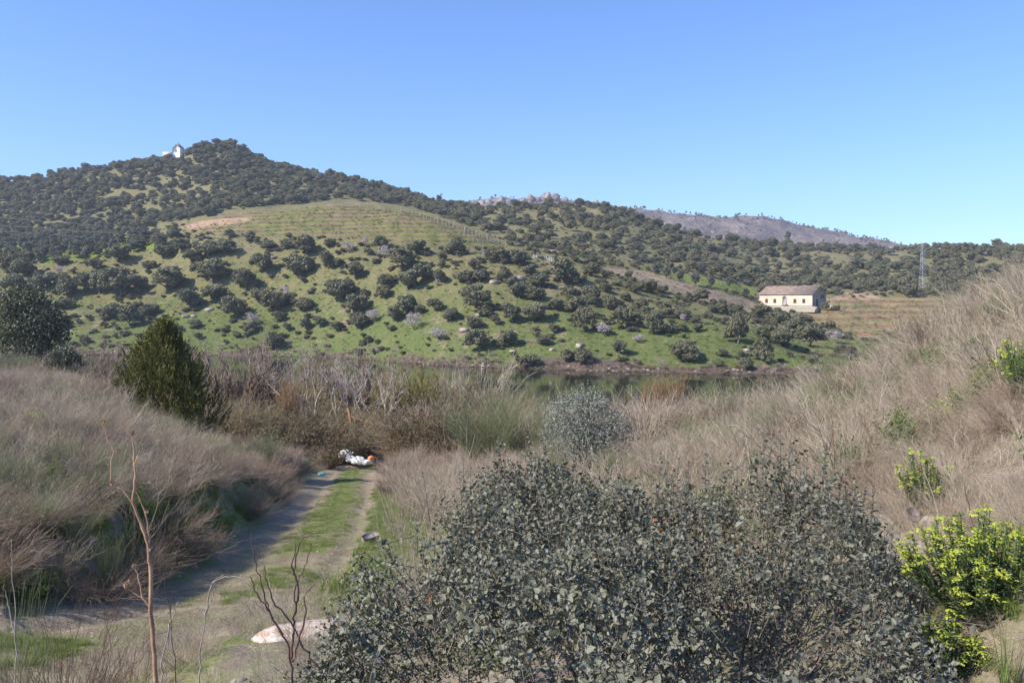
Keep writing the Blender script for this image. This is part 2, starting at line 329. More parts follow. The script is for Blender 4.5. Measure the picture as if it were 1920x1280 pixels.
# far hillside ground
def far_ground_mat():
    m, n, b, out = newmat('hillside_ground'); p = pos(n)
    n1 = noise(n, .035, 5, .6, p); n2 = noise(n, .25, 5, .65, p); n3 = noise(n, 1.6, 5, .7, p)
    grass = mixc(n, ramp(n, n3, .3, .7), (.085, .110, .032), (.155, .180, .058))
    dryg = mixc(n, ramp(n, n3, .3, .7), (.145, .135, .058), (.225, .200, .098))
    soil = mixc(n, ramp(n, n3, .35, .65), (.24, .165, .11), (.36, .27, .19))
    lush = attr(n, 'lush'); k = nd(n, 'ShaderNodeMath', operation='ADD'); n.links.new(lush, k.inputs[0]); n.links.new(mul(n, mul(n, n2, -.5, 'ADD'), 1.5), k.inputs[1])
    col = mixc(n, ramp(n, k.outputs[0], .25, .75), dryg, grass)
    sm = mul(n, ramp(n, n1, .50, .66), ramp(n, n2, .48, .62)); col = mixc(n, mul(n, sm, .8), col, soil)
    # terraces: earth scars along the contour
    zz = nd(n, 'ShaderNodeSeparateXYZ'); n.links.new(p, zz.inputs[0])
    wob = noise(n, .05, 3, .5, p); hz = mul(n, zz.outputs[2], mul(n, wob, .9), 'ADD')
    fr = nd(n, 'ShaderNodeMath', operation='FRACT'); n.links.new(mul(n, hz, .62), fr.inputs[0])
    scar = mul(n, mul(n, ramp(n, fr.outputs[0], .40, .55), ramp(n, fr.outputs[0], 1.0, .9)), ramp(n, n2, .34, .5, .35, 1))
    vg = mixc(n, ramp(n, n2, .35, .62), (.13, .16, .040), (.21, .20, .075))
    vg = mixc(n, mul(n, ramp(n, n1, .42, .6), .55), vg, (.25, .18, .11)); vcol = mixc(n, mul(n, scar, .85), vg, (.17, .115, .075)); vcol = mixc(n, mul(n, attr(n, 'field'), ramp(n, n2, .32, .5, .4, .9)), vcol, mixc(n, scar, (.27, .215, .11), (.25, .14, .085))); col = mixc(n, attr(n, 'vine'), col, vcol)
    bare = mixc(n, ramp(n, n3, .3, .7), (.32, .20, .13), (.42, .30, .20)); col = mixc(n, attr(n, 'bare'), col, bare)
    pl = mixc(n, ramp(n, n3, .3, .7), (.22, .155, .115), (.31, .235, .175)); col = mixc(n, attr(n, 'plough'), col, pl)
    col = mixc(n, attr(n, 'meadow'), col, mixc(n, ramp(n, n3, .2, .8), (.14, .18, .035), (.21, .24, .055)))
    rock = mixc(n, ramp(n, n3, .3, .7), (.07, .05, .038), (.17, .13, .10)); col = mixc(n, attr(n, 'rock'), col, rock)
    n.links.new(col, b.inputs['Base Color']); b.inputs['Roughness'].default_value = .95; b.inputs['Specular IOR Level'].default_value = .1
    bump(n, b, noise(n, 3, 6, .7, p), .7, .35); return m
M['far'] = far_ground_mat()
def near_ground_mat():
    m, n, b, out = newmat('bank_ground'); p = pos(n)
    n1 = noise(n, .5, 5, .6, p); n2 = noise(n, 4, 6, .65, p); n3 = noise(n, 30, 4, .6, p)
    soil = mixc(n, ramp(n, n2, .3, .7), (.17, .125, .095), (.33, .26, .20)); soil = mixc(n, ramp(n, n3, .35, .7, 0, .5), soil, (.42, .36, .29))
    lit = mixc(n, ramp(n, n2, .3, .7), (.24, .185, .14), (.40, .33, .26)); col = mixc(n, ramp(n, n1, .35, .6), soil, lit)
    gr = mixc(n, ramp(n, n2, .25, .75), (.085, .12, .025), (.19, .23, .055))
    g = mul(n, attr(n, 'green'), ramp(n, n2, .42, .52)); col = mixc(n, g, col, gr)
    tr = mixc(n, ramp(n, n2, .3, .7), (.21, .160, .100), (.40, .33, .23)); tr = mixc(n, ramp(n, n3, .52, .62, 0, .8), tr, (.14, .10, .07)); tr = mixc(n, ramp(n, noise(n, 60, 3, .6, p), .60, .68, 0, .8), tr, (.50, .44, .35))
    tk = attr(n, 'track'); col = mixc(n, mul(n, tk, mul(n, g, -1, 'MULTIPLY_ADD') if False else 1.0), col, mixc(n, g, tr, gr))
    n.links.new(col, b.inputs['Base Color']); b.inputs['Roughness'].default_value = .95; b.inputs['Specular IOR Level'].default_value = .1
    bump(n, b, noise(n, 14, 7, .7, p), .8, .06); return m
M['near'] = near_ground_mat()

# ------------------------------------------------------------------ setting
def grid_faces(ny, nx):
    i = np.arange(ny*nx).reshape(ny, nx); return np.stack([i[:-1, :-1], i[:-1, 1:], i[1:, 1:], i[1:, :-1]], -1).reshape(-1, 4)
def submesh(name, V, Q, sel, mat, at, **kw):
    q = Q[sel]; u, inv = np.unique(q, return_inverse=True)
    me = mesh_np(name, V[u], Q=inv.reshape(-1, 4), mats=(mat,), attrs={k: a[u] for k, a in at.items()}, smooth=True); return link(name, me, **kw)
# near bank
ys = np.concatenate([np.linspace(-12, .6, 14), .6 + np.geomspace(.12, 123.4, 420) - .0]); xs_ = np.sinh(np.linspace(-5.6, 5.6, 461)) / math.sinh(5.6) * 150
def xnodes():
    t = np.linspace(-1, 1, 481); return np.sign(t) * (np.abs(t)*16 + 150 * np.abs(t)**5.0)
xs_ = xnodes(); X, Y = np.meshgrid(xs_, ys); Z = Hn(X, Y); d_, _z = track(X, Y)
V = np.stack([X, Y, Z], -1).reshape(-1, 3); Q = grid_faces(*X.shape)
d_ = d_.ravel() + .25*fbm(V[:, 0]*1.2, V[:, 1]*1.2, 3)
trk = 1 - sstep(.92, 1.35, np.abs(d_)); mid = (1 - sstep(.30, .52, np.abs(d_ - .02))) * 1.0
pxv = V[:, 0] / np.maximum(V[:, 1], 3.5) * F + 960
verge = sstep(1.0, 1.4, d_) * (1 - sstep(2.6, 4.5, d_)) * (V[:, 1] < 26) + .8 * sstep(1.1, 1.6, -d_) * (1 - sstep(3, 6, -d_))
green = np.clip(mid * np.where(pxv < 420, .45, 1) * sstep(-.15, .15, fbm(V[:, 0]*.5, V[:, 1]*.5, 3) + .12) + verge + .35*sstep(-.1, .3, fbm(V[:, 0]*.2 + 5, V[:, 1]*.2, 3)), 0, 1)
fc = trk[Q].mean(1) > .5
at = {'track': trk, 'green': green}
submesh('ground', V, Q, ~fc, M['near'], at, kind='structure')
submesh('dirt_track', V, Q, fc, M['near'], at, kind='structure')
# far bank and hills
yd = np.concatenate([np.linspace(128, 152, 6), np.linspace(153, 330, 330), np.linspace(332, 470, 70), np.linspace(474, 800, 60)])
uu = np.concatenate([np.linspace(-1.25, -.66, 30), np.linspace(-.655, .655, 430), np.linspace(.66, 1.25, 30)])
U_, Dg = np.meshgrid(uu, yd); X = U_ * Dg; Z = Hf(X, Dg); px = U_*F + 960; py = HOR - Z / Dg * F
VINE = [(325, 430), (400, 402), (520, 384), (640, 374), (745, 383), (850, 413), (952, 458), (930, 466), (860, 462), (740, 452), (600, 444), (440, 444)]
BARE = [(330, 426), (370, 415), (430, 408), (480, 405), (470, 413), (430, 420), (360, 429)]
BARE2 = [(1410, 598), (1560, 560), (1585, 548), (1640, 552), (1655, 560), (1560, 563), (1545, 575)]
PLOUGH = [(1112, 500), (1200, 506), (1300, 532), (1415, 566), (1425, 590), (1330, 566), (1230, 536)]
MEAD = [(1212, 504), (1300, 516), (1425, 541), (1410, 556), (1290, 531)]
MEAD2 = [(-60, 452), (120, 452), (300, 446), (320, 462), (200, 482), (110, 494), (-60, 500)]
FIELD = [(1545, 560), (1800, 556), (1800, 590), (1700, 620), (1620, 640), (1560, 624), (1490, 600)]
def soft(poly, d0, d1):
    m = (pip(px, py, poly) & (Dg > d0) & (Dg < d1)).astype(float)
    for _ in range(2):
        p = np.pad(m, 1, mode='edge'); m = (p[:-2, 1:-1] + p[2:, 1:-1] + p[1:-1, :-2] + p[1:-1, 2:] + 2*m) / 6
    return m
vine = soft(VINE, 240, 330); field = soft(FIELD, 210, 315); plough = soft(PLOUGH, 215, 300); mead = np.clip(soft(MEAD, 240, 345) + soft(MEAD2, 255, 430), 0, 1)
bare = np.clip(soft(BARE, 255, 330) + soft(BARE2, 262, 330), 0, 1)
terr = np.clip(vine + field, 0, 1); per = 1.61
fr = (Z/per) % 1.0; Z = Z + terr * (.75*(sstep(.45, .95, fr) - fr)*per*.6 + .12*fbm(X*.3, Dg*.3, 3))
Z = Z + plough * .12 * np.sin((X*.8 + Dg*.6) * 2.2)
far_sh = Dg - shoreD(px); lush = np.clip(.92 - far_sh/75, .10, 1) + .15*fbm(X*.03, Dg*.03, 2); lush = np.where(px > 1050, lush + .12, lush)
rockm = (1 - sstep(.8, 2.2, far_sh + 3*fbm(X*.2, Dg*.2, 2))).ravel()
V = np.stack([X, Dg, Z], -1).reshape(-1, 3); Q = grid_faces(*X.shape)
at = {'lush': lush.ravel(), 'vine': np.clip(vine + field, 0, 1).ravel(), 'bare': bare.ravel(), 'field': field.ravel(), 'plough': plough.ravel(), 'meadow': mead.ravel(), 'rock': rockm}
fv = vine.ravel()[Q].mean(1) > .5; ff = field.ravel()[Q].mean(1) > .5; fp = plough.ravel()[Q].mean(1) > .5; fm = (mead.ravel()[Q].mean(1) > .5) & ~fp & ~ff & ~fv
submesh('hillside', V, Q, ~(fv | ff | fp | fm), M['far'], at, kind='structure')
submesh('terraced_vineyard', V, Q, fv, M['far'], at, kind='structure')
submesh('terraced_field', V, Q, ff & ~fv, M['far'], at, kind='structure')
submesh('ploughed_field', V, Q, fp, M['far'], at, kind='structure')
submesh('meadow', V, Q, fm, M['far'], at, kind='structure')
# river
m, n, b, out = newmat('river_water'); p = pos(n)
b.inputs['Base Color'].default_value = (.022, .026, .012, 1); b.inputs['Roughness'].default_value = .04; b.inputs['IOR'].default_value = 1.33
mp = nd(n, 'ShaderNodeMapping'); mp.inputs['Scale'].default_value = (.25, 1.0, 1); n.links.new(p, mp.inputs[0])
bump(n, b, noise(n, 1.2, 4, .6, mp.outputs[0]), .12, .05)
g = Geo(); g.add([(-520, 60, WATER), (520, 60, WATER), (520, 330, WATER), (-520, 330, WATER)], Q=[(0, 1, 2, 3)])
link('river', g.mesh('river', m), kind='structure')
# bare mountain ridge far behind
MS = [(600, 470), (760, 430), (850, 392), (880, 380), (905, 371), (940, 366), (960, 370), (1000, 366), (1035, 364), (1060, 370), (1100, 375), (1150, 386), (1200, 391), (1250, 396), (1300, 398), (1350, 405), (1400, 402), (1430, 405), (1500, 421), (1600, 440), (1700, 458), (1780, 468), (1850, 464), (1920, 468), (2200, 480)]
mu = np.linspace((600-960)/F, (2200-960)/F, 420); md = np.linspace(900, 1500, 90); MU, MD = np.meshgrid(mu, md); mpx = MU*F + 960
crest = (HOR - pchip([a for a, c in MS], [c for a, c in MS], mpx)) / F * 1250
tt = (MD - 900) / 350; zz = np.where(tt < 1, 6 + (crest - 6) * np.clip(tt, 0, 1)**.8, crest - (MD - 1250) * .28)
XX = MU*MD; rid = 1 - np.abs(2*fbm(XX*.012, MD*.012, 4))
zz = zz + (rid - .9) * 9 * np.sin(np.clip(tt, 0, 1)*np.pi*.85) + 3.0*fbm(XX*.06, MD*.06, 4)
m, n, b, out = newmat('mountain_rock'); p = pos(n)
a1 = noise(n, .02, 5, .6, p); a2 = noise(n, .12, 5, .7, p); a3 = noise(n, .35, 4, .7, p)
col = mixc(n, ramp(n, a1, .4, .6), (.155, .120, .115), (.23, .185, .165)); col = mixc(n, ramp(n, a2, .55, .66), col, (.42, .36, .31)); col = mixc(n, ramp(n, a3, .52, .58, 0, .85), col, (.055, .055, .045))
n.links.new(col, b.inputs['Base Color']); b.inputs['Roughness'].default_value = 1; b.inputs['Specular IOR Level'].default_value = .05; bump(n, b, a2, .8, 4)
M['mount'] = m
link('mountain_ridge', mesh_np('mountain_ridge', np.stack([XX, MD, zz], -1).reshape(-1, 3), Q=grid_faces(*MU.shape), mats=(m,), smooth=True), kind='structure')

# ------------------------------------------------------------------ rocks
def rock_mesh(name, mat, seed, n=(14, 9), flat=.6, rough=.28, facet=True):
    r = np.random.default_rng(seed); th = np.linspace(0, 2*np.pi, n[0], endpoint=False); ph = np.linspace(.02, np.pi-.02, n[1])
    T, P = np.meshgrid(th, ph); d = np.stack([np.sin(P)*np.cos(T), np.sin(P)*np.sin(T), np.cos(P)], -1).reshape(-1, 3)
    R = np.full(len(d), 1.0)
    for k in range(9):
        c = rdir(1, r)[0]; s = .62 + .3*r.random(); R = np.minimum(R, s / np.maximum(d @ c, .05))
    R = R * (1 + rough*.4*(r.random(len(d)) - .5)); v = d * R[:, None]; v[:, 2] *= flat
    i = np.arange(n[0]*n[1]).reshape(n[1], n[0]); nx = np.roll(i, -1, 1)
    q = np.stack([i[:-1], i[1:], nx[1:], nx[:-1]], -1).reshape(-1, 4)
    g = Geo(); g.add(v, Q=q, T=[(i[0, 0], i[0, k], i[0, k+1]) for k in range(1, n[0]-1)]); return g.mesh(name, mat, smooth=not facet)
M['granite'] = solid('granite', (.20, .16, .125), (.42, .36, .30), 1.2, bdist=.05)
M['palestone'] = solid('pale_rock', (.46, .31, .22), (.68, .62, .55), 5.0, bdist=.02, bstr=.8)
M['outcrop'] = solid('outcrop_rock', (.22, .175, .15), (.38, .31, .26), .5, bdist=.5)
ROCKS = [rock_mesh('boulder', M['granite'], s) for s in range(4)]; PALE = [rock_mesh('pale_boulder', M['palestone'], 20+s, (26, 15), .6, .22, True) for s in range(3)]; OUTC = [rock_mesh('outcrop', M['outcrop'], 40+s, (22, 14), 1.0, 1.3) for s in range(4)]

# ------------------------------------------------------------------ trees
def crown(g, centres, radii, nleaf, size, core=True, squash=.8, r=None, jitter=.20):
    r = r or rng
    w = np.array(radii)**2; w = w / w.sum(); ci = r.choice(len(centres), nleaf, p=w)
    c = np.array(centres)[ci]; R = np.array(radii)[ci]; d = rdir(nleaf, r); d[:, 2] = np.where(d[:, 2] < -.35, -d[:, 2]*.6, d[:, 2]); d = unit(d)
    rad = R * (1 - np.abs(r.normal(0, jitter, nleaf))) * (1 + .16*np.sin(d[:, 0]*9 + ci*2)*np.sin(d[:, 1]*8 + ci) + .1*np.sin(d[:, 2]*13 + d[:, 0]*11))
    P = c + d * rad[:, None] * np.array([1, 1, squash])
    N = unit(d + .75*r.normal(size=(nleaf, 3)))
    quads(g, P, N, size*(.7 + .7*r.random(nleaf)), size*(.6 + .5*r.random(nleaf)), tint=r.random(nleaf))
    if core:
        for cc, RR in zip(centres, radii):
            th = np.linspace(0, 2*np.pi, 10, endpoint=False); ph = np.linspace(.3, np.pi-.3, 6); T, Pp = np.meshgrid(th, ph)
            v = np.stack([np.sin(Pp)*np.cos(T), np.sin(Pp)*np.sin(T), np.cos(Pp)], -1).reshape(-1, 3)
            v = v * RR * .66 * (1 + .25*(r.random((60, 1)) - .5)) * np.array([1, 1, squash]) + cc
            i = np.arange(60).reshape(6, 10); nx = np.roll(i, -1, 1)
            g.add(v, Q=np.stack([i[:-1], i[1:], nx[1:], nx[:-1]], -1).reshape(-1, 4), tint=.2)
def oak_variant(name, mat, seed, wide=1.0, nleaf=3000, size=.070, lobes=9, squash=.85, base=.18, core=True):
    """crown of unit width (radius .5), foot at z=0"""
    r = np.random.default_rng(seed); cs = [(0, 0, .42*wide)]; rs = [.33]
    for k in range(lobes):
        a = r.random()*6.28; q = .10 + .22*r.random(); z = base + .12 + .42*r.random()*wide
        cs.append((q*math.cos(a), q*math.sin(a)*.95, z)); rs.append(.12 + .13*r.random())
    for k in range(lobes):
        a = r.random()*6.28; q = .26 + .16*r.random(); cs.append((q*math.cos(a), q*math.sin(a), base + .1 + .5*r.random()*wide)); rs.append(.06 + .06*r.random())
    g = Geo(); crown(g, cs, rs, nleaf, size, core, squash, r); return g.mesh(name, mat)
def trunk_mesh(h=.35, r0=.05, seed=0, lean=.05, mat='bark', forks=4, spread=.25):
    r = np.random.default_rng(seed); g = Geo(); k = 5; t = np.linspace(0, 1, k)
    P = np.stack([lean*t**2, .02*np.sin(t*3), h*.6*t - .05], -1)[None]; tubes(g, P, (r0*(1 - .45*t))[None], 6)
    top = P[0, -1]
    for i in range(forks):
        a = i*6.28/forks + r.random(); e = top + np.array([spread*math.cos(a), spread*math.sin(a), h*.7]); m_ = (top + e)/2 + r.normal(0, .02, 3)
        Pp = np.stack([top*(1-s)**2 + 2*m_*s*(1-s) + e*s*s for s in t])[None]; tubes(g, Pp, (r0*.5*(1 - .7*t))[None], 5)
    return g.mesh('trunk', M[mat])
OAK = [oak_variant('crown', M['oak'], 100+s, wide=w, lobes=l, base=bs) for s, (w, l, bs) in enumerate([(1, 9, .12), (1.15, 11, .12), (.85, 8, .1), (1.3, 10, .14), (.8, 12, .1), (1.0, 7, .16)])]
TRUNK = [trunk_mesh(seed=s) for s in range(3)]
OLIVE = [oak_variant('olive_crown', M['olive'], 200+s, wide=.9, nleaf=1300, size=.08, lobes=8, base=.30) for s in range(3)]
ALM = [oak_variant('blossom_crown', M['blossom'], 300+s, wide=1.0, nleaf=650, size=.06, lobes=10, base=.25, core=False) for s in range(3)]
SCR = [oak_variant('scrub_crown', M['scrub'], 400+s, wide=.8, nleaf=700, size=.11, lobes=7, base=.05, core=False) for s in range(3)]
SCG = [oak_variant('green_scrub_crown', M['scrubgreen'], 420+s, wide=.7, nleaf=600, size=.12, lobes=7, base=.05, core=False) for s in range(2)]
PINE = [oak_variant('pine_crown', M['oak'], 500+s, wide=1.9, nleaf=1100, size=.10, lobes=10, base=.55) for s in range(2)]
def tree(kind, crowns, loc, w, hgt, rz, label, cat, group, trunk=True, i=0):
    """crown and trunk under an Empty when the trunk can be seen, else one mesh"""
    me = crowns[i % len(crowns)]; zs = hgt / (w * .95)
    if trunk:
        e = bpy.data.objects.new(kind, None); C.objects.link(e); e.location = loc; e.rotation_euler = (0, 0, rz); e.scale = (w, w, w*zs); tag(e, label, cat, group)
        a = bpy.data.objects.new('crown', me); C.objects.link(a); a.parent = e
        t = bpy.data.objects.new('trunk', TRUNK[i % 3]); C.objects.link(t); t.parent = e; return e
    return link(kind, me, loc=loc, rz=rz, sc=(w, w, w*zs), label=label, cat=cat, group=group)
CROP = {1: (0, 220), 2: (600, 320), 3: (1220, 380)}; CS = .375
OAKS = {1: [(870,620,80,75),(380,700,70,60),(200,705,60,70),(590,725,130,100),(830,700,110,90),(905,670,90,70),(690,650,100,60),(790,650,100,70),(1045,700,160,110),(960,730,110,80),(1130,690,100,90),(1150,600,60,40),(1340,665,90,60),(1245,620,70,60),(1500,800,160,150),(1530,690,130,120),(1440,660,80,60),(1640,760,90,110),(1690,750,70,50),(1650,650,60,50),(1775,800,80,90),(1230,870,150,130),(1290,920,90,80),(1310,780,130,110),(1060,830,170,120),(1000,790,110,80),(840,870,200,120),(600,900,200,170),(500,880,120,130),(430,870,120,110),(340,900,130,110),(690,870,110,90),(950,950,140,110),(1070,920,140,90),(1180,1000,150,140),(1375,970,150,140),(1440,940,80,70),(1400,1020,70,60),(1520,970,110,90),(1530,1060,70,60),(1610,1045,70,65),(1690,1070,80,60),(1790,1055,90,80),(1790,960,110,90),(1700,920,120,110),(740,1000,110,80),(560,1010,130,80),(650,1040,130,100),(980,1055,70,50),(1120,1075,50,30),(1255,1075,80,65),(1365,1160,100,110),(110,800,150,100),(40,760,120,100),(200,860,130,90),(280,830,90,70),(60,860,130,90),(330,960,110,60),(750,760,80,50),(480,760,90,60),(300,740,100,60),(130,720,90,60)],
 2: [(310,395,90,80),(480,420,100,90),(680,425,110,90),(880,460,110,90),(1000,470,110,100),(180,540,80,80),(410,500,160,120),(440,600,120,130),(520,550,120,110),(600,560,80,80),(320,640,90,80),(330,580,120,80),(110,650,150,120),(190,710,130,120),(200,790,110,100),(430,720,120,110),(370,755,90,80),(500,715,60,50),(580,700,90,70),(655,750,90,80),(610,450,50,50),(775,495,80,60),(720,560,100,80),(800,560,100,80),(750,650,150,110),(790,700,130,110),(920,560,80,80),(950,590,70,60),(1040,520,80,70),(1100,585,100,80),(1220,560,140,120),(1350,530,100,70),(1270,570,60,50),(1000,640,120,90),(1090,650,110,90),(1070,760,140,120),(960,760,110,120),(1180,700,90,70),(1270,650,100,80),(1360,650,110,90),(1425,610,70,60),(1455,695,100,90),(1320,810,110,140),(1290,720,120,100),(1530,790,150,120),(1670,810,120,120),(1640,610,110,80),(1705,610,70,50),(1570,610,60,50),(780,790,100,80),(795,905,150,125),(940,880,100,90),(1115,875,80,65),(830,730,80,60),(880,770,60,60),(1240,950,90,80),(1320,965,110,80),(1050,985,110,70),(1500,920,90,80),(1720,735,90,60),(1800,730,80,60),(1820,940,130,110),(1735,820,60,50),(60,600,80,60),(1530,650,70,50),(1600,700,90,70),(1440,540,60,50)],
 3: [(240,500,120,80),(435,710,130,160),(545,570,100,70),(650,605,110,85),(760,610,100,60),(590,700,140,110),(650,720,140,120),(800,715,130,120),(570,810,110,130),(345,550,70,55),(425,540,90,45),(270,580,60,35),(215,615,60,50),(70,555,90,60),(150,585,90,60),(180,795,170,110),(30,660,100,80),(455,780,50,50),(340,820,60,50),(480,830,80,70),(970,680,80,50),(890,640,90,60),(920,540,50,40),(875,540,50,50),(720,640,110,80)]}
ALMS = {1: [(1745,680,70,55),(1825,645,50,45),(1265,1040,90,60),(1430,910,50,60),(1850,1030,60,60),(295,785,50,40)],
 2: [(320,440,80,60),(825,450,45,50),(265,765,60,70),(470,800,80,80),(590,850,100,60),(585,580,35,35),(1420,830,80,70),(1590,860,70,40)],
 3: [(890,675,45,40),(930,705,80,60),(160,600,40,40)]}
def place(cropid, X, Yb, Wd, Hh):
    x0, y0 = CROP[cropid]; px = x0 + X*CS; py = y0 + Yb*CS; p = hit(px, py, 150, 420)
    if p is None: return None
    k = p.y / F; return px, py, p, Wd*CS*k, Hh*CS*k
items = []
for c, L in OAKS.items():
    for t in L:
        q = place(c, *t)
        if q: items.append((q[0], q[1], q[2], q[3]*1.08, q[4]*1.08))
taken = [(a[0], a[1], a[3]/a[2].y*F) for a in items]
# slopes of the chapel hill and the ridge behind: oaks thinning out into grass
FREE = []
def dens(px, py):
    if pip(np.array(px), np.array(py), VINE) or pip(np.array(px), np.array(py), FIELD) or pip(np.array(px), np.array(py), PLOUGH) or pip(np.array(px), np.array(py), MEAD) or pip(np.array(px), np.array(py), BARE2): return 0
    return 1
tries = 0; cells = {}
def near_other(x, y, w):
    k = (int(x//10), int(y//10))
    for i in (-1, 0, 1):
        for j in (-1, 0, 1):
            for (a, b_, ww) in cells.get((k[0]+i, k[1]+j), ()):
                if math.hypot(a-x, b_-y) < .36*(w + ww): return True
    cells.setdefault(k, []).append((x, y, w)); return False
for a in items: near_other(a[2].x, a[2].y, a[3])
r2 = np.random.default_rng(11)
N = 34000; tu = r2.uniform(-.75, .75, N); tD = 300 + 280*r2.random(N)**.8; tx = tu*tD; tzz = H(tx, tD); tpx = 960 + tu*F; tpy = HOR - tzz/tD*F
clump = fbm(tx*.03, tD*.03, 3)
for k in range(N):
    D = tD[k]; pxk, pyk = tpx[k], tpy[k]
    if D > (585 if pxk < 820 else 475 + (max(0, 900-pxk))*.5): continue
    if pxk > 900:
        if D < (270 if pxk < 1150 else 300): continue
        pr = .17 + .8*max(0, clump[k] + .08) + (.30 if D < 375 and pxk > 1240 else 0)
    elif pxk > 380 + (D-400)*0: pr = .75 + .3*clump[k] if D > 350 else 0
    else:
        if D < 395: continue
        pr = .85 + .5*clump[k] if not (500 < pxk + D - 500 < 0) else .3
        if 210 < pxk < 420 and 330 < pyk < 405: pr *= .6
    if r2.random() > pr: continue
    if not dens(pxk, pyk): continue
    if abs(pxk - 324) < 22 and 276 < pyk < 300 or abs(pxk-1730) < 12 and pyk > 520: continue
    w = r2.uniform(3.2, 6.6) * (1.15 if D > 500 else 1)
    if near_other(tx[k], D, w*(.86 if pxk > 900 else .66)): continue
    if len(FREE) > 3000: break
    FREE.append((pxk, pyk, Vector((tx[k], D, tzz[k] - .25)), w, w*r2.uniform(.7, 1.0)))
# skyline trees seen against the sky
SKYT = [(3, 332, 16, 13, 0), (742, 359, 13, 9, 0), (753, 362, 12, 9, 0), (824, 376, 13, 12, 1), (548, 312, 24, 14, 0), (690, 345, 20, 10, 0), (1478, 446, 12, 16, 1), (1548, 462, 26, 14, 0), (1720, 465, 20, 14, 0), (1870, 463, 26, 16, 0), (1818, 466, 22, 12, 0)]
FREE.sort(key=lambda a: a[2].y / a[3])
nfree = max(0, 296 - len(items)); ind = items + FREE[:nfree]; REST = FREE[nfree:]
def row_name(px, py, D):
    if D > 330: return 'on the chapel hill' if px < 900 else 'on the ridge above the cream warehouse'
    s = (D - float(shoreD(np.array(px)))) 
    side = 'left' if px < 480 else ('middle' if px < 1080 else 'right')
    v = 'by the water' if s < 14 else ('low down' if s < 30 else ('half way up' if s < 52 else ('high up' if s < 75 else 'at the top')))
    return '%s, far bank %s' % (v, side)
rows = {}
for a in ind: rows.setdefault(row_name(a[0], a[1], a[2].y), []).append(a)
cnt = 0; OAKOBJ = []
shapes = ['rounded', 'tall', 'low spreading', 'upright', 'broad flat', 'loose']
for rn, L in rows.items():
    L.sort(key=lambda a: a[0])
    for i, a in enumerate(L):
        size = 'large' if a[3] > 6.5 else ('medium' if a[3] > 4.2 else 'small'); vi = int(r2.integers(0, 6))
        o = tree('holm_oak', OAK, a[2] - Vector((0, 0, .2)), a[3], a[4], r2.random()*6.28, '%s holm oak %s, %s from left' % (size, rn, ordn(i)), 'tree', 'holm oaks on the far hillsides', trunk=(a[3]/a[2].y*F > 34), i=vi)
        cnt += 1
for k, (px_, py_, w_, h_, kd) in enumerate(SKYT):
    D = 555 if px_ < 560 else (500 if px_ < 900 else 455); dd = np.linspace(390, 600, 120); hh_ = H((px_ - 960)/F*dd, dd); D = float(dd[np.argmax(hh_/dd)]); x = (px_ - 960)/F*D; z = gz(x, D)
    tree('pine_tree' if kd else 'oak_tree', PINE if kd else OAK, (x, D, z-.3), w_/F*D, h_/F*D*1.15, k, ['dark tree at the far left end of the skyline', 'small round oak on the skyline left of the lone pine', 'second small oak on the skyline left of the lone pine', 'lone umbrella pine against the sky in the saddle', 'bushy oak on the right shoulder of the chapel hill', 'low oak on the long right flank of the chapel hill', 'small pine standing above the ridge left of the warehouse', 'broad oak on the ridge above the warehouse', 'dark oak on the ridge just left of the pylon top', 'broad oak at the right end of the ridge', 'flat-topped oak on the ridge right of the pylon'][k], 'tree', None, trunk=bool(kd), i=k)
wl = []
for c, L in ALMS.items():
    for t in L:
        q = place(c, *t)
        if q: wl.append(q)
wl.sort(key=lambda q: q[0])
for i, (px_, py_, p, w, h) in enumerate(wl):
    tree('almond_tree', ALM, p - Vector((0, 0, .1)), w*1.1, h*1.15, i*1.3, 'pale pink blossoming almond tree on the far bank, %s from the left' % ordn(i), 'tree', 'almond trees in blossom', trunk=True, i=i)

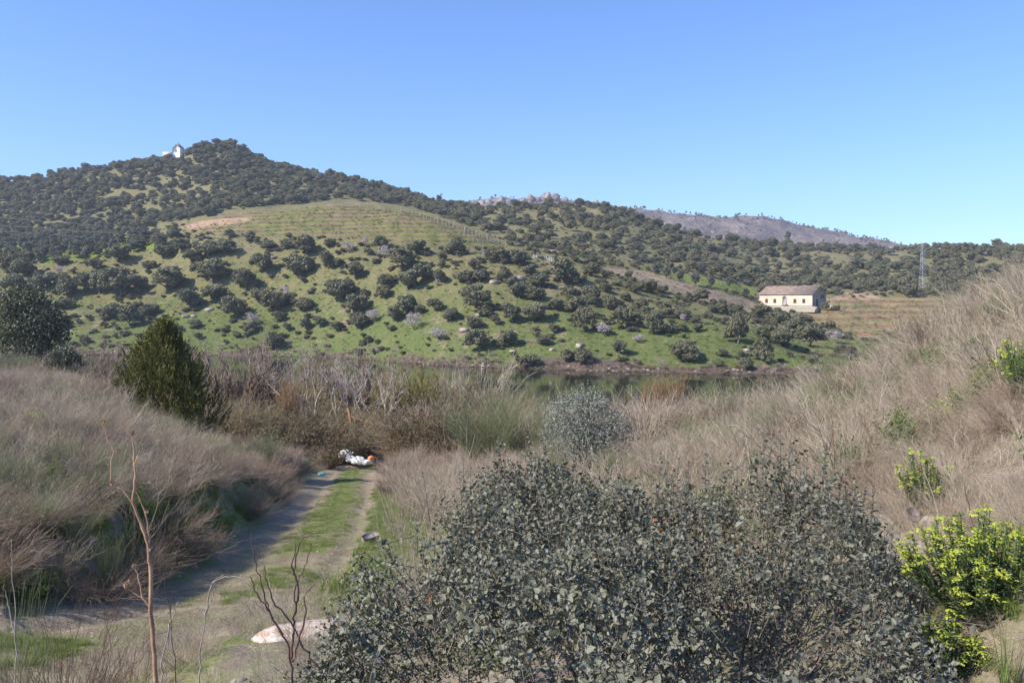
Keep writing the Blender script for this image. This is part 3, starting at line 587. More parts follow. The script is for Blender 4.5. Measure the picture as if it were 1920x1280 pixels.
# ------------------------------------------------------------------ scattering (stuff): real meshes instanced on points
def scatter(name, P, rot, scl, meshes, kind='stuff'):
    P = np.asarray(P, float); me = mesh_np(name, P)
    a = me.attributes.new('rot', 'FLOAT_VECTOR', 'POINT'); a.data.foreach_set('vector', np.asarray(rot, np.float32).ravel())
    scl = np.asarray(scl, np.float32); scl = np.repeat(scl[:, None], 3, 1) if scl.ndim == 1 else scl
    a = me.attributes.new('scl', 'FLOAT_VECTOR', 'POINT'); a.data.foreach_set('vector', scl.ravel())
    a = me.attributes.new('idx', 'INT', 'POINT'); a.data.foreach_set('value', rng.integers(0, len(meshes), len(P)).astype(np.int32))
    o = link(name, me, kind=kind)
    t = bpy.data.node_groups.new(name, 'GeometryNodeTree'); t.interface.new_socket('Geometry', in_out='INPUT', socket_type='NodeSocketGeometry'); t.interface.new_socket('Geometry', in_out='OUTPUT', socket_type='NodeSocketGeometry')
    gi = t.nodes.new('NodeGroupInput'); go = t.nodes.new('NodeGroupOutput'); ip = t.nodes.new('GeometryNodeInstanceOnPoints'); jn = t.nodes.new('GeometryNodeJoinGeometry')
    for mm in meshes:
        src = SRC.get(mm.name) or bpy.data.objects.new('source_' + mm.name, mm); SRC[mm.name] = src
        oi = t.nodes.new('GeometryNodeObjectInfo'); oi.inputs[0].default_value = src; oi.inputs['As Instance'].default_value = False; oi.transform_space = 'ORIGINAL'
        gt = t.nodes.new('GeometryNodeGeometryToInstance'); t.links.new(oi.outputs['Geometry'], gt.inputs[0]); t.links.new(gt.outputs[0], jn.inputs[0])
    def na(nm, ty):
        x = t.nodes.new('GeometryNodeInputNamedAttribute'); x.data_type = ty; x.inputs[0].default_value = nm; return x.outputs[0]
    er = t.nodes.new('FunctionNodeEulerToRotation'); t.links.new(na('rot', 'FLOAT_VECTOR'), er.inputs[0])
    t.links.new(gi.outputs[0], ip.inputs['Points']); t.links.new(jn.outputs[0], ip.inputs['Instance']); ip.inputs['Pick Instance'].default_value = True
    t.links.new(na('idx', 'INT'), ip.inputs['Instance Index']); t.links.new(er.outputs[0], ip.inputs['Rotation']); t.links.new(na('scl', 'FLOAT_VECTOR'), ip.inputs['Scale'])
    t.links.new(ip.outputs[0], go.inputs[0]); md_ = o.modifiers.new('scatter', 'NODES'); md_.node_group = t; return o
SRC = {}
def spin(n, tilt=.15, r=None):
    return np.stack([rng.normal(0, tilt, n), rng.normal(0, tilt, n), rng.random(n)*6.28], 1)
R = REST
tag(scatter('distant_oak_woodland', [a[2] for a in R], spin(len(R), .05), np.array([(a[3], a[3], a[4]/.95) for a in R]), OAK), 'mass of small dark oaks covering the distant hillsides', 'woodland')
# mountain scrub trees on the skyline
n = 600; um = rng.uniform((860-960)/F, (1800-960)/F, n); dm = np.where(rng.random(n) < .45, rng.uniform(1235, 1260, n), rng.uniform(1000, 1250, n))
ii = np.clip(np.searchsorted(md, dm) - 1, 0, 88); jj = np.clip(np.searchsorted(mu, um) - 1, 0, 418); zm = zz[ii, jj]
tag(scatter('ridge_pines', np.stack([um*dm, dm, zm-.5], 1), spin(n, .05), rng.uniform(1.8, 3.8, n), PINE + OAK[:2]), 'sparse dark pines dotted along the bare mountain ridge', 'woodland')
# olives
r3 = np.random.default_rng(5); ol = []
for k in range(900):
    px_, py_ = r3.uniform(-30, 320), r3.uniform(446, 500)
    if not pip(np.array(px_), np.array(py_), MEAD2): continue
    p = hit(px_, py_, 240, 430)
    if p is None or near_other(p.x, p.y, 5.6): continue
    ol.append((px_, p))
for px_, py_ in [(1304, 535), (1334, 538), (1367, 538), (1399, 556), (1275, 527), (1250, 522), (1230, 514), (1305, 523), (1265, 515)]:
    p = hit(px_, py_, 230, 400)
    if p: ol.append((px_, p))
ol.sort(key=lambda a: a[0]); nl = sum(1 for a in ol if a[0] < 700)
for i, (px_, p) in enumerate(ol):
    w = r3.uniform(3.2, 5.0) if px_ < 700 else r3.uniform(2.6, 3.6)
    lb = 'grey-green olive tree in the terraced grove at far left, %s from the left' % ordn(i) if px_ < 700 else 'small olive tree on the green strip by the ploughed field, %s from the left' % ordn(i - nl)
    tree('olive_tree', OLIVE, p - Vector((0, 0, .05)), w, w*.95, i, lb, 'tree', 'olive trees', trunk=True, i=i)
# low scrub and tussocks on the far bank
def far_scatter(name, n, d0, d1, meshes, s0, s1, label, cat, keep=lambda px, py, D, x: np.ones_like(px, bool), flat=.7):
    u = rng.uniform(-.72, .72, n*3); D = rng.uniform(d0, d1, n*3); x = u*D; ok = (D > shoreD(u*F + 960) + 1.5); z = Hf(x, D); px_ = u*F + 960; py_ = HOR - z/D*F
    ok &= keep(px_, py_, D, x); idx = np.nonzero(ok)[0][:n]; s = rng.uniform(s0, s1, len(idx))
    return tag(scatter(name, np.stack([x, D, z-.04], 1)[idx], spin(len(idx), .1), np.stack([s, s, s*flat], 1), meshes), label, cat)
notf = lambda px, py, D, x: ~(pip(px, py, VINE) & (D > 235)) & ~pip(px, py, FIELD) & ~pip(px, py, PLOUGH) & ~pip(px, py, MEAD)
far_scatter('hillside_scrub', 1500, 165, 330, SCR, .8, 2.6, 'grey-brown low scrub dotted over the far bank', 'scrub', lambda a, b, c, d: notf(a, b, c, d) & (fbm(d*.06, c*.06, 2) > -.05))
far_scatter('hillside_green_scrub', 1300, 165, 420, SCG, .5, 1.9, 'low green scrub dotted over the far bank', 'scrub', notf)
far_scatter('young_oaks', 900, 168, 345, OAK, 1.1, 2.9, 'small young oaks and oak scrub between the larger trees of the far bank', 'scrub', lambda a, b, c, d: notf(a, b, c, d) & (fbm(d*.05 + 3, c*.05, 2) > -.12), .85)
far_scatter('upper_hill_scrub', 1500, 300, 560, SCR + SCG, 1.0, 2.8, 'low scrub between the oaks of the upper hills', 'scrub', notf)

# ------------------------------------------------------------------ brush, grass and twig meshes
def stems(g, n, h, spread, droop, r0, twigs=0, tl=.3, seg=4, base=.06, seed=0, hv=.35, tip=.25, curl=.08):
    r = np.random.default_rng(seed); a = r.random(n)*6.283; s = spread*np.sqrt(r.random(n)); L = h*(1 - hv*r.random(n))
    b = np.stack([np.cos(a)*base*r.random(n), np.sin(a)*base*r.random(n), np.full(n, -.03)], 1)
    d = unit(np.stack([np.cos(a)*s, np.sin(a)*s, np.ones(n)], 1)); t = np.linspace(0, 1, seg+1)
    P = b[:, None] + d[:, None]*(L[:, None]*t)[..., None]
    ho = np.stack([np.cos(a), np.sin(a), np.full(n, -.9)], 1); P += ho[:, None]*(droop*L[:, None]*t**2.3)[..., None]
    P += (r.normal(0, curl, (n, seg+1, 3))*t[None, :, None]**1.2*h*.35)
    R = r0*(1 - (1-tip)*t)[None]*(0.7 + .6*r.random((n, 1))); tt = r.random(n); tubes(g, P, R, 3, tint=tt)
    if twigs:
        k = r.integers(0, n, twigs); q = r.uniform(.2, 1, twigs)*seg; i = np.minimum(q.astype(int), seg-1); f = (q - i)[:, None]
        st = P[k, i]*(1-f) + P[k, i+1]*f; tg = unit(P[k, i+1] - P[k, i]); dd = unit(tg + .65*rdir(twigs, r) + np.array([0, 0, .15])); Lt = tl*(.5 + r.random(twigs))
        t2 = np.linspace(0, 1, 4); P2 = st[:, None] + dd[:, None]*(Lt[:, None]*t2)[..., None] + (r.normal(0, .12, (twigs, 4, 3))*t2[None, :, None]*tl)
        tubes(g, P2, (r0*.6*(1 - .6*t2))[None]*np.ones((twigs, 1)), 3, tint=r.random(twigs)); return P, P2
    return P, None
def clump(name, mat, **kw):
    g = Geo(); stems(g, **kw); return g.mesh(name, M[mat])
def blades(name, mat, n, h, spread, w, base, seed, droop=.4):
    r = np.random.default_rng(seed); g = Geo(); a = r.random(n)*6.283; s = spread*np.sqrt(r.random(n)); L = h*(.45 + .55*r.random(n)); bb = r.random(n)**.5*base; ba = r.random(n)*6.283
    b = np.stack([np.cos(ba)*bb, np.sin(ba)*bb, np.full(n, -.02)], 1); d = unit(np.stack([np.cos(a)*s, np.sin(a)*s, np.ones(n)], 1)); t = np.linspace(0, 1, 4)
    P = b[:, None] + d[:, None]*(L[:, None]*t)[..., None] + np.stack([np.cos(a), np.sin(a), np.full(n, -.7)], 1)[:, None]*(droop*L[:, None]*t**2.2)[..., None]
    x = unit(rdir(n, r)*np.array([1, 1, .2]))[:, None]*(w*(1 - t*.95))[None, :, None]*.5
    V = np.stack([P - x, P + x], 2); i = np.arange(n*8).reshape(n, 4, 2)
    g.add(V.reshape(-1, 3), Q=np.stack([i[:, :-1, 0], i[:, :-1, 1], i[:, 1:, 1], i[:, 1:, 0]], -1).reshape(-1, 4), tint=np.repeat(r.random(n), 8)); return g.mesh(name, M[mat])
K = {}
K['dryN'] = [clump('dry_stems', 'dry', n=42, h=.75, spread=.8, droop=.12, r0=.0030, twigs=230, tl=.24, seed=s, base=.12) for s in range(3)]
K['dryF'] = [clump('dry_stems_far', 'dry', n=55, h=1.0, spread=.8, droop=.10, r0=.0070, twigs=240, tl=.33, seed=10+s, base=.18) for s in range(4)]
K['mauveN'] = [clump('twig_dome', 'mauve', n=90, h=.55, spread=1.7, droop=.18, r0=.0028, twigs=520, tl=.2, seed=20+s, base=.12) for s in range(3)]
K['mauveF'] = [clump('twig_dome_far', 'mauve', n=90, h=.85, spread=1.3, droop=.15, r0=.0075, twigs=420, tl=.3, seed=30+s, base=.15) for s in range(3)]
K['straw'] = [blades('straw_tuft', 'straw', 120, .42, .9, .0045, .12, 40+s) for s in range(3)]
K['strawF'] = [blades('straw_tuft_far', 'straw', 110, .6, .8, .014, .25, 45+s) for s in range(2)]
K['thatch'] = [blades('thatch', 'dry', 130, .42, 2.6, .004, .25, 48+s, droop=.9) for s in range(3)]
K['tall'] = [clump('tall_stems', 'dry', n=7, h=1.35, spread=.45, droop=.08, r0=.0052, twigs=46, tl=.32, seed=50+s, base=.1, seg=6) for s in range(3)]
K['green'] = [blades('grass_tuft', 'grass', 90, .16, .8, .005, .10, 60+s) for s in range(3)]
K['lush'] = [blades('lush_grass', 'grass', 130, .34, .7, .008, .16, 65+s) for s in range(3)]
def leafy(name, mat, seed, n=28, h=.5, leaf=.035, per=26, spread=.6, r0=.004, stemmat=None):
    r = np.random.default_rng(seed); g = Geo(); P, _ = stems(g, n, h, spread, .05, r0, seed=seed, base=.1)
    k = r.integers(0, n, n*per); q = r.uniform(.15, 1, n*per)*4; i = np.minimum(q.astype(int), 3); f = (q-i)[:, None]; st = P[k, i]*(1-f) + P[k, i+1]*f
    quads(g, st + rdir(len(st), r)*leaf*.8, unit(rdir(len(st), r) + np.array([0, 0, .7])), leaf*(.6 + .8*r.random(len(st))), leaf*.5, tint=r.random(len(st))); return g.mesh(name, M[mat])
K['weed'] = [leafy('leafy_weed', 'weed', 70+s) for s in range(3)]
K['bramble'] = [leafy('bramble_clump', 'bramble', 75+s, n=60, h=.9, leaf=.05, per=26, spread=1.6, r0=.006) for s in range(3)]
K['broomN'] = [clump('broom_near', 'broom', n=110, h=.8, spread=.55, droop=.04, r0=.0026, twigs=620, tl=.28, seed=80+s, base=.08, curl=.05) for s in range(2)]
K['broomF'] = [clump('broom_far', 'broom', n=120, h=1.1, spread=.75, droop=.05, r0=.0050, twigs=760, tl=.36, seed=84+s, base=.1, curl=.05) for s in range(3)]
def yellowweed(seed):
    g = Geo(); r = np.random.default_rng(seed); P, _ = stems(g, 18, .38, .5, .02, .003, seed=seed); e = P[:, -1]; c = np.repeat(e, 14, 0) + r.normal(0, .022, (18*14, 3))
    quads(g, c, unit(rdir(len(c), r) + np.array([0, 0, 1.5])), .022, .022, tint=r.random(len(c))); return g.mesh('spurge_clump', M['euphflower'])
K['spurge'] = [yellowweed(s) for s in range(2)]

def bank_pts(n, cond, d0, d1, u0=-.72, u1=.76, pw=1.0):
    D = d0 + (d1 - d0)*rng.random(n*4)**pw; u = rng.uniform(u0, u1, n*4); x = u*np.maximum(D, 2); d, _ = track(x, D); z = Hn(x, D); px_ = u*F + 960; py_ = HOR - z/D*F
    ok = cond(px_, py_, D, d, x); i = np.nonzero(ok)[0][:n]; return np.stack([x, D, z - .02], 1)[i], D[i]
BUSH = lambda x, D: (x > -.75) & (x < 1.4 + .28*(D - 2.1)) & (D < 5.7)
ROCKX = lambda px, D: (px > 400) & (px < 700) & (D > 5.2) & (D < 8.3)
clear = lambda px, py, D, d, x: ~((px > 625) & (px < 708) & (D > 36)) & (np.abs(d) > 1.45) & ~BUSH(x, D) & ~ROCKX(px, D)
def right_side(px, py, D, d, x): return clear(px, py, D, d, x) & (d > 0) & ((d > 3.4 + .8*fbm(x*.4, D*.4, 2)) | (D > 20)) & ((px > 760) | (D > 11))
def left_side(px, py, D, d, x): return clear(px, py, D, d, x) & (d < -1.7)
def patch(s, th=0.0, o=0): return lambda x, D: fbm(x*s + o, D*s - o, 3) > th
def bscat(name, key, n, d0, d1, cond, s0, s1, label, cat='brush', tilt=.18, lean=0.0, pw=1.0, fl=None, **k):
    P, D = bank_pts(n, cond, d0, d1, pw=pw, **k); s = rng.uniform(s0, s1, len(P)) * (np.clip(D/9, .38, 1) if key in ('dryN', 'mauveN', 'tall', 'straw', 'thatch') else 1); ro = spin(len(P), tilt)
    return tag(scatter(name, P, ro, s if fl is None else np.stack([s, s, s*fl], 1), K[key]), label, cat)
p1 = patch(.30, -.08); p2 = patch(.30, .02, 7); p3 = patch(.22, .10, 13)
# right-hand bank
bscat('dry_brush', 'dryN', 800, 3.6, 15, lambda a, b, D, d, x: right_side(a, b, D, d, x) & (a > 700) & ((a > 1650) | (D > 6)), .35, .85, 'pale dry stems massed over the near right bank')
bscat('dry_thatch', 'thatch', 1500, 3.0, 16, lambda a, b, D, d, x: right_side(a, b, D, d, x) & (a > 700), .6, 1.2, 'flattened dry straw lying on the right bank')
bscat('dry_brush', 'dryF', 850, 14, 48, lambda a, b, D, d, x: right_side(a, b, D, d, x) & ~p3(x, D), .4, .95, 'pinkish dry brush covering the slope above the river')
bscat('twig_brush', 'mauveN', 200, 6, 16, lambda a, b, D, d, x: right_side(a, b, D, d, x) & (a > 700) & p2(x, D), .5, 1.0, 'low mauve twiggy brush on the right bank')
bscat('twig_brush', 'mauveF', 330, 14, 48, lambda a, b, D, d, x: right_side(a, b, D, d, x) & p1(x, D), .45, 1.05, 'mauve-brown twiggy brush on the slope')
bscat('straw_grass', 'straw', 1000, 3.0, 16, lambda a, b, D, d, x: right_side(a, b, D, d, x) & (a > 1100), .6, 1.3, 'straw-coloured grass on the right bank', 'grass')
bscat('straw_grass', 'strawF', 900, 15, 50, lambda a, b, D, d, x: right_side(a, b, D, d, x), .6, 1.2, 'straw-coloured grass further along the slope', 'grass')
bscat('tall_dry_stems', 'tall', 330, 5, 40, lambda a, b, D, d, x: right_side(a, b, D, d, x), .5, 1.0, 'tall bleached stems standing out of the brush')
bscat('leafy_weeds', 'weed', 700, 3.5, 34, lambda a, b, D, d, x: right_side(a, b, D, d, x) & (a > 900) & patch(.5, .02, 3)(x, D), .5, 1.2, 'green leafy weeds among the dry brush', 'weeds')
bscat('spurge_patches', 'spurge', 130, 8, 34, lambda a, b, D, d, x: right_side(a, b, D, d, x) & (a > 1100) & p3(x+3, D), .6, 1.1, 'small patches of yellow-green spurge on the right slope', 'weeds')
bscat('broom_patches', 'broomF', 260, 12, 48, lambda a, b, D, d, x: right_side(a, b, D, d, x) & (a > 1150) & p3(x, D+9), .5, .95, 'grey-green broom scattered in the dry brush', 'broom')
# left-hand bank
bscat('dry_brush', 'dryF', 420, 12, 48, lambda a, b, D, d, x: left_side(a, b, D, d, x) & ((d < -3.5) | (D > 18)) & p1(x, D), .35, .75, 'dry stems on the left bank above the track')
bscat('twig_brush', 'mauveN', 330, 9.5, 30, lambda a, b, D, d, x: left_side(a, b, D, d, x) & (d > -14) & (d < -2.3) & p1(x+4, D), .8, 1.4, 'dark mauve twiggy brush overhanging the left of the track')
bscat('straw_grass', 'straw', 1500, 9.5, 34, lambda a, b, D, d, x: left_side(a, b, D, d, x) & (d < -2.4), .8, 1.6, 'straw-coloured grass on the left bank', 'grass')
bscat('green_bank_grass', 'lush', 1100, 9, 26, lambda a, b, D, d, x: left_side(a, b, D, d, x) & ((d > -3.6) | p2(x, D)), .6, 1.4, 'lush green grass at the foot of the left bank', 'grass')
bscat('leafy_weeds', 'weed', 330, 9, 36, lambda a, b, D, d, x: left_side(a, b, D, d, x) & p1(x+9, D), .5, 1.2, 'green leafy weeds on the left bank', 'weeds')
bscat('tall_dry_stems', 'tall', 70, 10, 36, lambda a, b, D, d, x: left_side(a, b, D, d, x), .6, 1.0, 'tall bleached stems on the left bank')
bscat('spurge_patches', 'spurge', 60, 13, 32, lambda a, b, D, d, x: left_side(a, b, D, d, x) & (d < -4) & p2(x, D), .8, 1.4, 'small yellow-green spurge clumps on the left bank', 'weeds')
bscat('broom_patches', 'broomN', 70, 9.5, 30, lambda a, b, D, d, x: left_side(a, b, D, d, x) & (d < -2.6) & p2(x, D+4), .7, 1.2, 'grey-green broom on the left bank', 'broom')
K['coarse'] = [clump('coarse_stalks', 'straw', n=5, h=1.3, spread=.55, droop=.05, r0=.0085, twigs=22, tl=.35, seed=150+s_, base=.1, seg=6, curl=.07) for s_ in range(3)]
bscat('coarse_stalks', 'coarse', 120, 7, 34, lambda a, b, D, d, x: right_side(a, b, D, d, x), .5, 1.0, 'coarse bleached stalks leaning over the right bank')
bscat('coarse_stalks', 'coarse', 60, 11, 34, lambda a, b, D, d, x: left_side(a, b, D, d, x) & (d < -3), .45, .8, 'coarse bleached stalks leaning over the left bank')
bscat('pale_dry_brush', 'dryN', 650, 11.5, 30, lambda a, b, D, d, x: left_side(a, b, D, d, x) & (d < -2.6) & ~p3(x, D), .55, 1.05, 'pale dry stems massed on the left bank')
bscat('corner_grass', 'lush', 200, 2.4, 4.8, lambda a, b, D, d, x: (a > 1650) & ~BUSH(x, D), .18, .42, 'green grass at the foot of the large spurge', 'grass', u0=.3, u1=.75)
bscat('corner_straw', 'thatch', 160, 2.4, 4.6, lambda a, b, D, d, x: (a > 1650) & ~BUSH(x, D), .5, .9, 'dry straw at the foot of the large spurge', 'grass', u0=.3, u1=.75)
bscat('slope_litter', 'thatch', 330, 4.0, 11, lambda a, b, D, d, x: (a < 660) & (d > 1.1), .25, .7, 'dry litter lying on the slope at lower left', 'grass', u0=-.7, u1=.0)
bscat('slope_twigs', 'dryN', 60, 4.0, 9, lambda a, b, D, d, x: (a < 620) & (d > 1.4), .4, .8, 'sparse dry stems on the slope at lower left', 'brush', u0=-.7, u1=.0)
bscat('overhanging_brush', 'mauveN', 210, 9.5, 40, lambda a, b, D, d, x: (d < -1.55) & (d > -3.6), .8, 1.5, 'dark twiggy brush leaning over the shaded left rut')
bscat('overhanging_brush', 'dryN', 110, 9.5, 40, lambda a, b, D, d, x: (d < -1.7) & (d > -3.6), .5, 1.0, 'dry stems leaning over the shaded left rut')
bscat('leaf_litter', 'thatch', 500, 8.5, 36, lambda a, b, D, d, x: ((d < -1.0) & (d > -3.5)) | ((d > 1.0) & (d < 1.9)), .2, .6, 'dry litter along both edges of the track', 'grass', u0=-.65, u1=.0)
# riverside thicket
M['olivetwig'] = foliage('olive_twig', (.15, .125, .065), (.34, .29, .17), rnd=(.33, .23, .15), transl=0)
K['thickO'] = [clump('olive_thicket', 'olivetwig', n=90, h=.9, spread=1.2, droop=.12, r0=.0075, twigs=420, tl=.3, seed=230+s_, base=.15) for s_ in range(2)] + K['mauveF'][:1] + K['bramble'][:1]
riv = lambda a, b, D, d, x: ~((a > 620) & (a < 712) & (D < 46.8)) & (np.abs(d) > 1.6) & ((d > 0) | (D > 46) | (a > 600))
rl = lambda a, b, D, d, x: riv(a, b, D, d, x) & (a < 965); rr_ = lambda a, b, D, d, x: riv(a, b, D, d, x) & (a >= 965)
bscat('riverside_brush', 'dryF', 800, 44, 103, rr_, 1.3, 3.1, 'pinkish bare brush crowding the near river bank at right')
bscat('riverside_twigs', 'mauveF', 800, 42, 103, rr_, 1.3, 3.0, 'brown twiggy thicket crowding the near river bank at right')
bscat('riverside_thicket', 'thickO', 1700, 46, 104, rl, 1.6, 3.7, 'brown twiggy thicket crowding the near river bank at left')
bscat('riverside_thicket', 'dryF', 420, 44, 104, lambda a, b, D, d, x: rl(a, b, D, d, x) & p1(x*.5, D*.5), 1.2, 2.6, 'pale bare stems rising from the riverside thicket at left')
K['willowS'] = [clump('willow_small', 'olivetwig', n=46, h=1.0, spread=1.3, droop=.0, r0=.009, twigs=1300, tl=.20, seed=190+s_, base=.03, curl=.07, seg=6) for s_ in range(2)] + [clump('willow_small_yellow', 'yellowtwig', n=46, h=1.0, spread=1.2, droop=.0, r0=.009, twigs=1200, tl=.18, seed=193, base=.03, seg=6)]
bscat('riverside_willows', 'willowS', 170, 58, 104, lambda a, b, D, d, x: rl(a, b, D, d, x) & ((a < 560) | (a > 740) | (D > 78)), 2.8, 5.2, 'leafless willow scrub massed along the near river bank', 'willows')
bscat('riverside_bramble', 'bramble', 700, 40, 100, lambda a, b, D, d, x: riv(a, b, D, d, x) & (a < 1150), .9, 2.0, 'tangled reddish-brown bramble by the river')
bscat('riverside_broom', 'broomF', 160, 40, 100, lambda a, b, D, d, x: riv(a, b, D, d, x) & p2(x*.5, D*.5), .8, 1.8, 'grey-green broom by the river', 'broom')
bscat('riverside_straw', 'strawF', 900, 42, 104, riv, .9, 1.8, 'dry grass by the river', 'grass')
# grass on and beside the track
bscat('track_grass', 'green', 9500, 8, 44, lambda a, b, D, d, x: (np.abs(d - .02) < .50 + .35*fbm(x*1.5, D*1.5, 2)) & (fbm(x*.6, D*.6, 3) > np.where(a < 420, .08, -.20)), .35, .95, 'short green grass growing between the wheel ruts', 'grass', pw=1.3, u0=-.6, u1=.0)
bscat('track_verge_grass', 'green', 4500, 8.5, 30, lambda a, b, D, d, x: (d > 1.0 + .3*fbm(x*2, D*2, 2)) & (d < 4.2 + fbm(x, D, 2)) & (a < 800), .5, 1.4, 'green grass along the right edge of the track', 'grass', u0=-.6, u1=.1)
bscat('foot_slope_grass', 'green', 500, 5.5, 12, lambda a, b, D, d, x: clear(a, b, D, d, x) & (d > 0) & (a < 700) & p2(x*3, D*3), .4, .9, 'sparse green grass on the bare slope at lower left', 'grass', u0=-.7, u1=.1)
bscat('foot_slope_straw', 'straw', 260, 4.2, 11, lambda a, b, D, d, x: clear(a, b, D, d, x) & (d > 1.2) & (a < 640), .35, .8, 'dry tufts on the bare slope at lower left', 'grass', u0=-.7, u1=.1)
def tuss(name, n, key, s0, s1, label, d1=300):
    u = rng.uniform(-.72, .66, n*3); D = rng.uniform(160, d1, n*3); x = u*D; z = Hf(x, D); ok = (D > shoreD(u*F + 960) + 3) & (u*F + 960 > -50); i = np.nonzero(ok)[0][:n]; s = rng.uniform(s0, s1, len(i))
    return tag(scatter(name, np.stack([x, D, z - .02], 1)[i], spin(len(i), .1), s, K[key]), label, 'grass')
tuss('hillside_tussocks', 9000, 'lush', 1.0, 2.4, 'rough green tussocks over the far bank')
tuss('hillside_dry_tussocks', 7000, 'strawF', .5, 1.3, 'dry tussocks over the far bank and terraces', 330)
# far shore reeds
def shore_scatter(name, n, a0, a1, meshes, s0, s1, label, cat):
    u = rng.uniform(-.72, .62, n); x0_ = u*190; D = shoreD(u*F + 960) + 3.0*fbm((u*190)*.06, u*0+2, 3) + rng.uniform(a0, a1, n); x = u*D; s = rng.uniform(s0, s1, n)
    return tag(scatter(name, np.stack([x, D, np.maximum(Hf(x, D), WATER) - .1], 1), spin(n, .15), s, meshes), label, cat)
shore_scatter('shore_reeds', 1300, -1.2, 2.6, K['mauveF'] + K['bramble'], .3, .9, 'brown reeds and brambles fringing the far shore', 'reeds')
shore_scatter('shore_rocks', 260, -.4, 1.4, ROCKS, .15, .5, 'small dark rocks along the far waterline', 'rocks')
shore_scatter('shore_dry_brush', 200, .2, 5, K['dryF'], .6, 1.5, 'pale dry brush behind the far shore', 'brush')

# ------------------------------------------------------------------ shrubs and trees one can point at
def at(px, D): x = (px - 960)/F*D; return Vector((x, D, gz(x, D)))
def shrub(name, key, px, D, wpx, hpx, label, cat, group=None, native=(1.0, .95), vi=0, rz=0.0, topy=None):
    p = at(px, D); k = D/F; w = wpx*k; h = hpx*k
    if topy is not None: h = (HOR - topy)*k - p.z
    return link(name, K[key][vi % len(K[key])], loc=p, rz=rz, sc=(w/native[0], w/native[0], h/native[1]), label=label, cat=cat, group=group)
NAT = {'dryF': (1.35, .95), 'mauveF': (1.6, .62), 'mauveN': (1.3, .42), 'broomF': (1.5, 1.15), 'broomN': (1.0, .9), 'bramble': (1.5, .6), 'dryN': (1.05, .7), 'tall': (1.0, 1.4), 'rush': (1, 1)}
K['willow'] = [clump('willow', 'mauve', n=46, h=1.0, spread=1.0, droop=.0, r0=.0105, twigs=1500, tl=.20, seed=90+s, base=.03, curl=.06, seg=6) for s in range(2)]
K['yellow'] = [clump('yellow_willow', 'yellowtwig', n=46, h=1.0, spread=.95, droop=.0, r0=.0085, twigs=1500, tl=.17, seed=93, base=.03, seg=6)]
K['orange'] = [clump('orange_shrub', 'orangetwig', n=60, h=1.0, spread=.5, droop=.0, r0=.008, twigs=900, tl=.22, seed=94, base=.08)]
K['rush'] = [clump('rush', 'broom', n=150, h=1.0, spread=.75, droop=.10, r0=.0030, twigs=60, tl=.3, seed=95, base=.09, seg=6, curl=.05)]
K['rushdark'] = [clump('rush_dark', 'darktwig', n=150, h=1.0, spread=.85, droop=.06, r0=.0030, twigs=220, tl=.22, seed=96, base=.10, seg=6, curl=.05)]
for k_, v_ in (('willow', (1.4, 1.0)), ('yellow', (1.35, 1.0)), ('orange', (1.0, 1.05)), ('rush', (1.3, .95)), ('rushdark', (1.3, .95))): NAT[k_] = v_
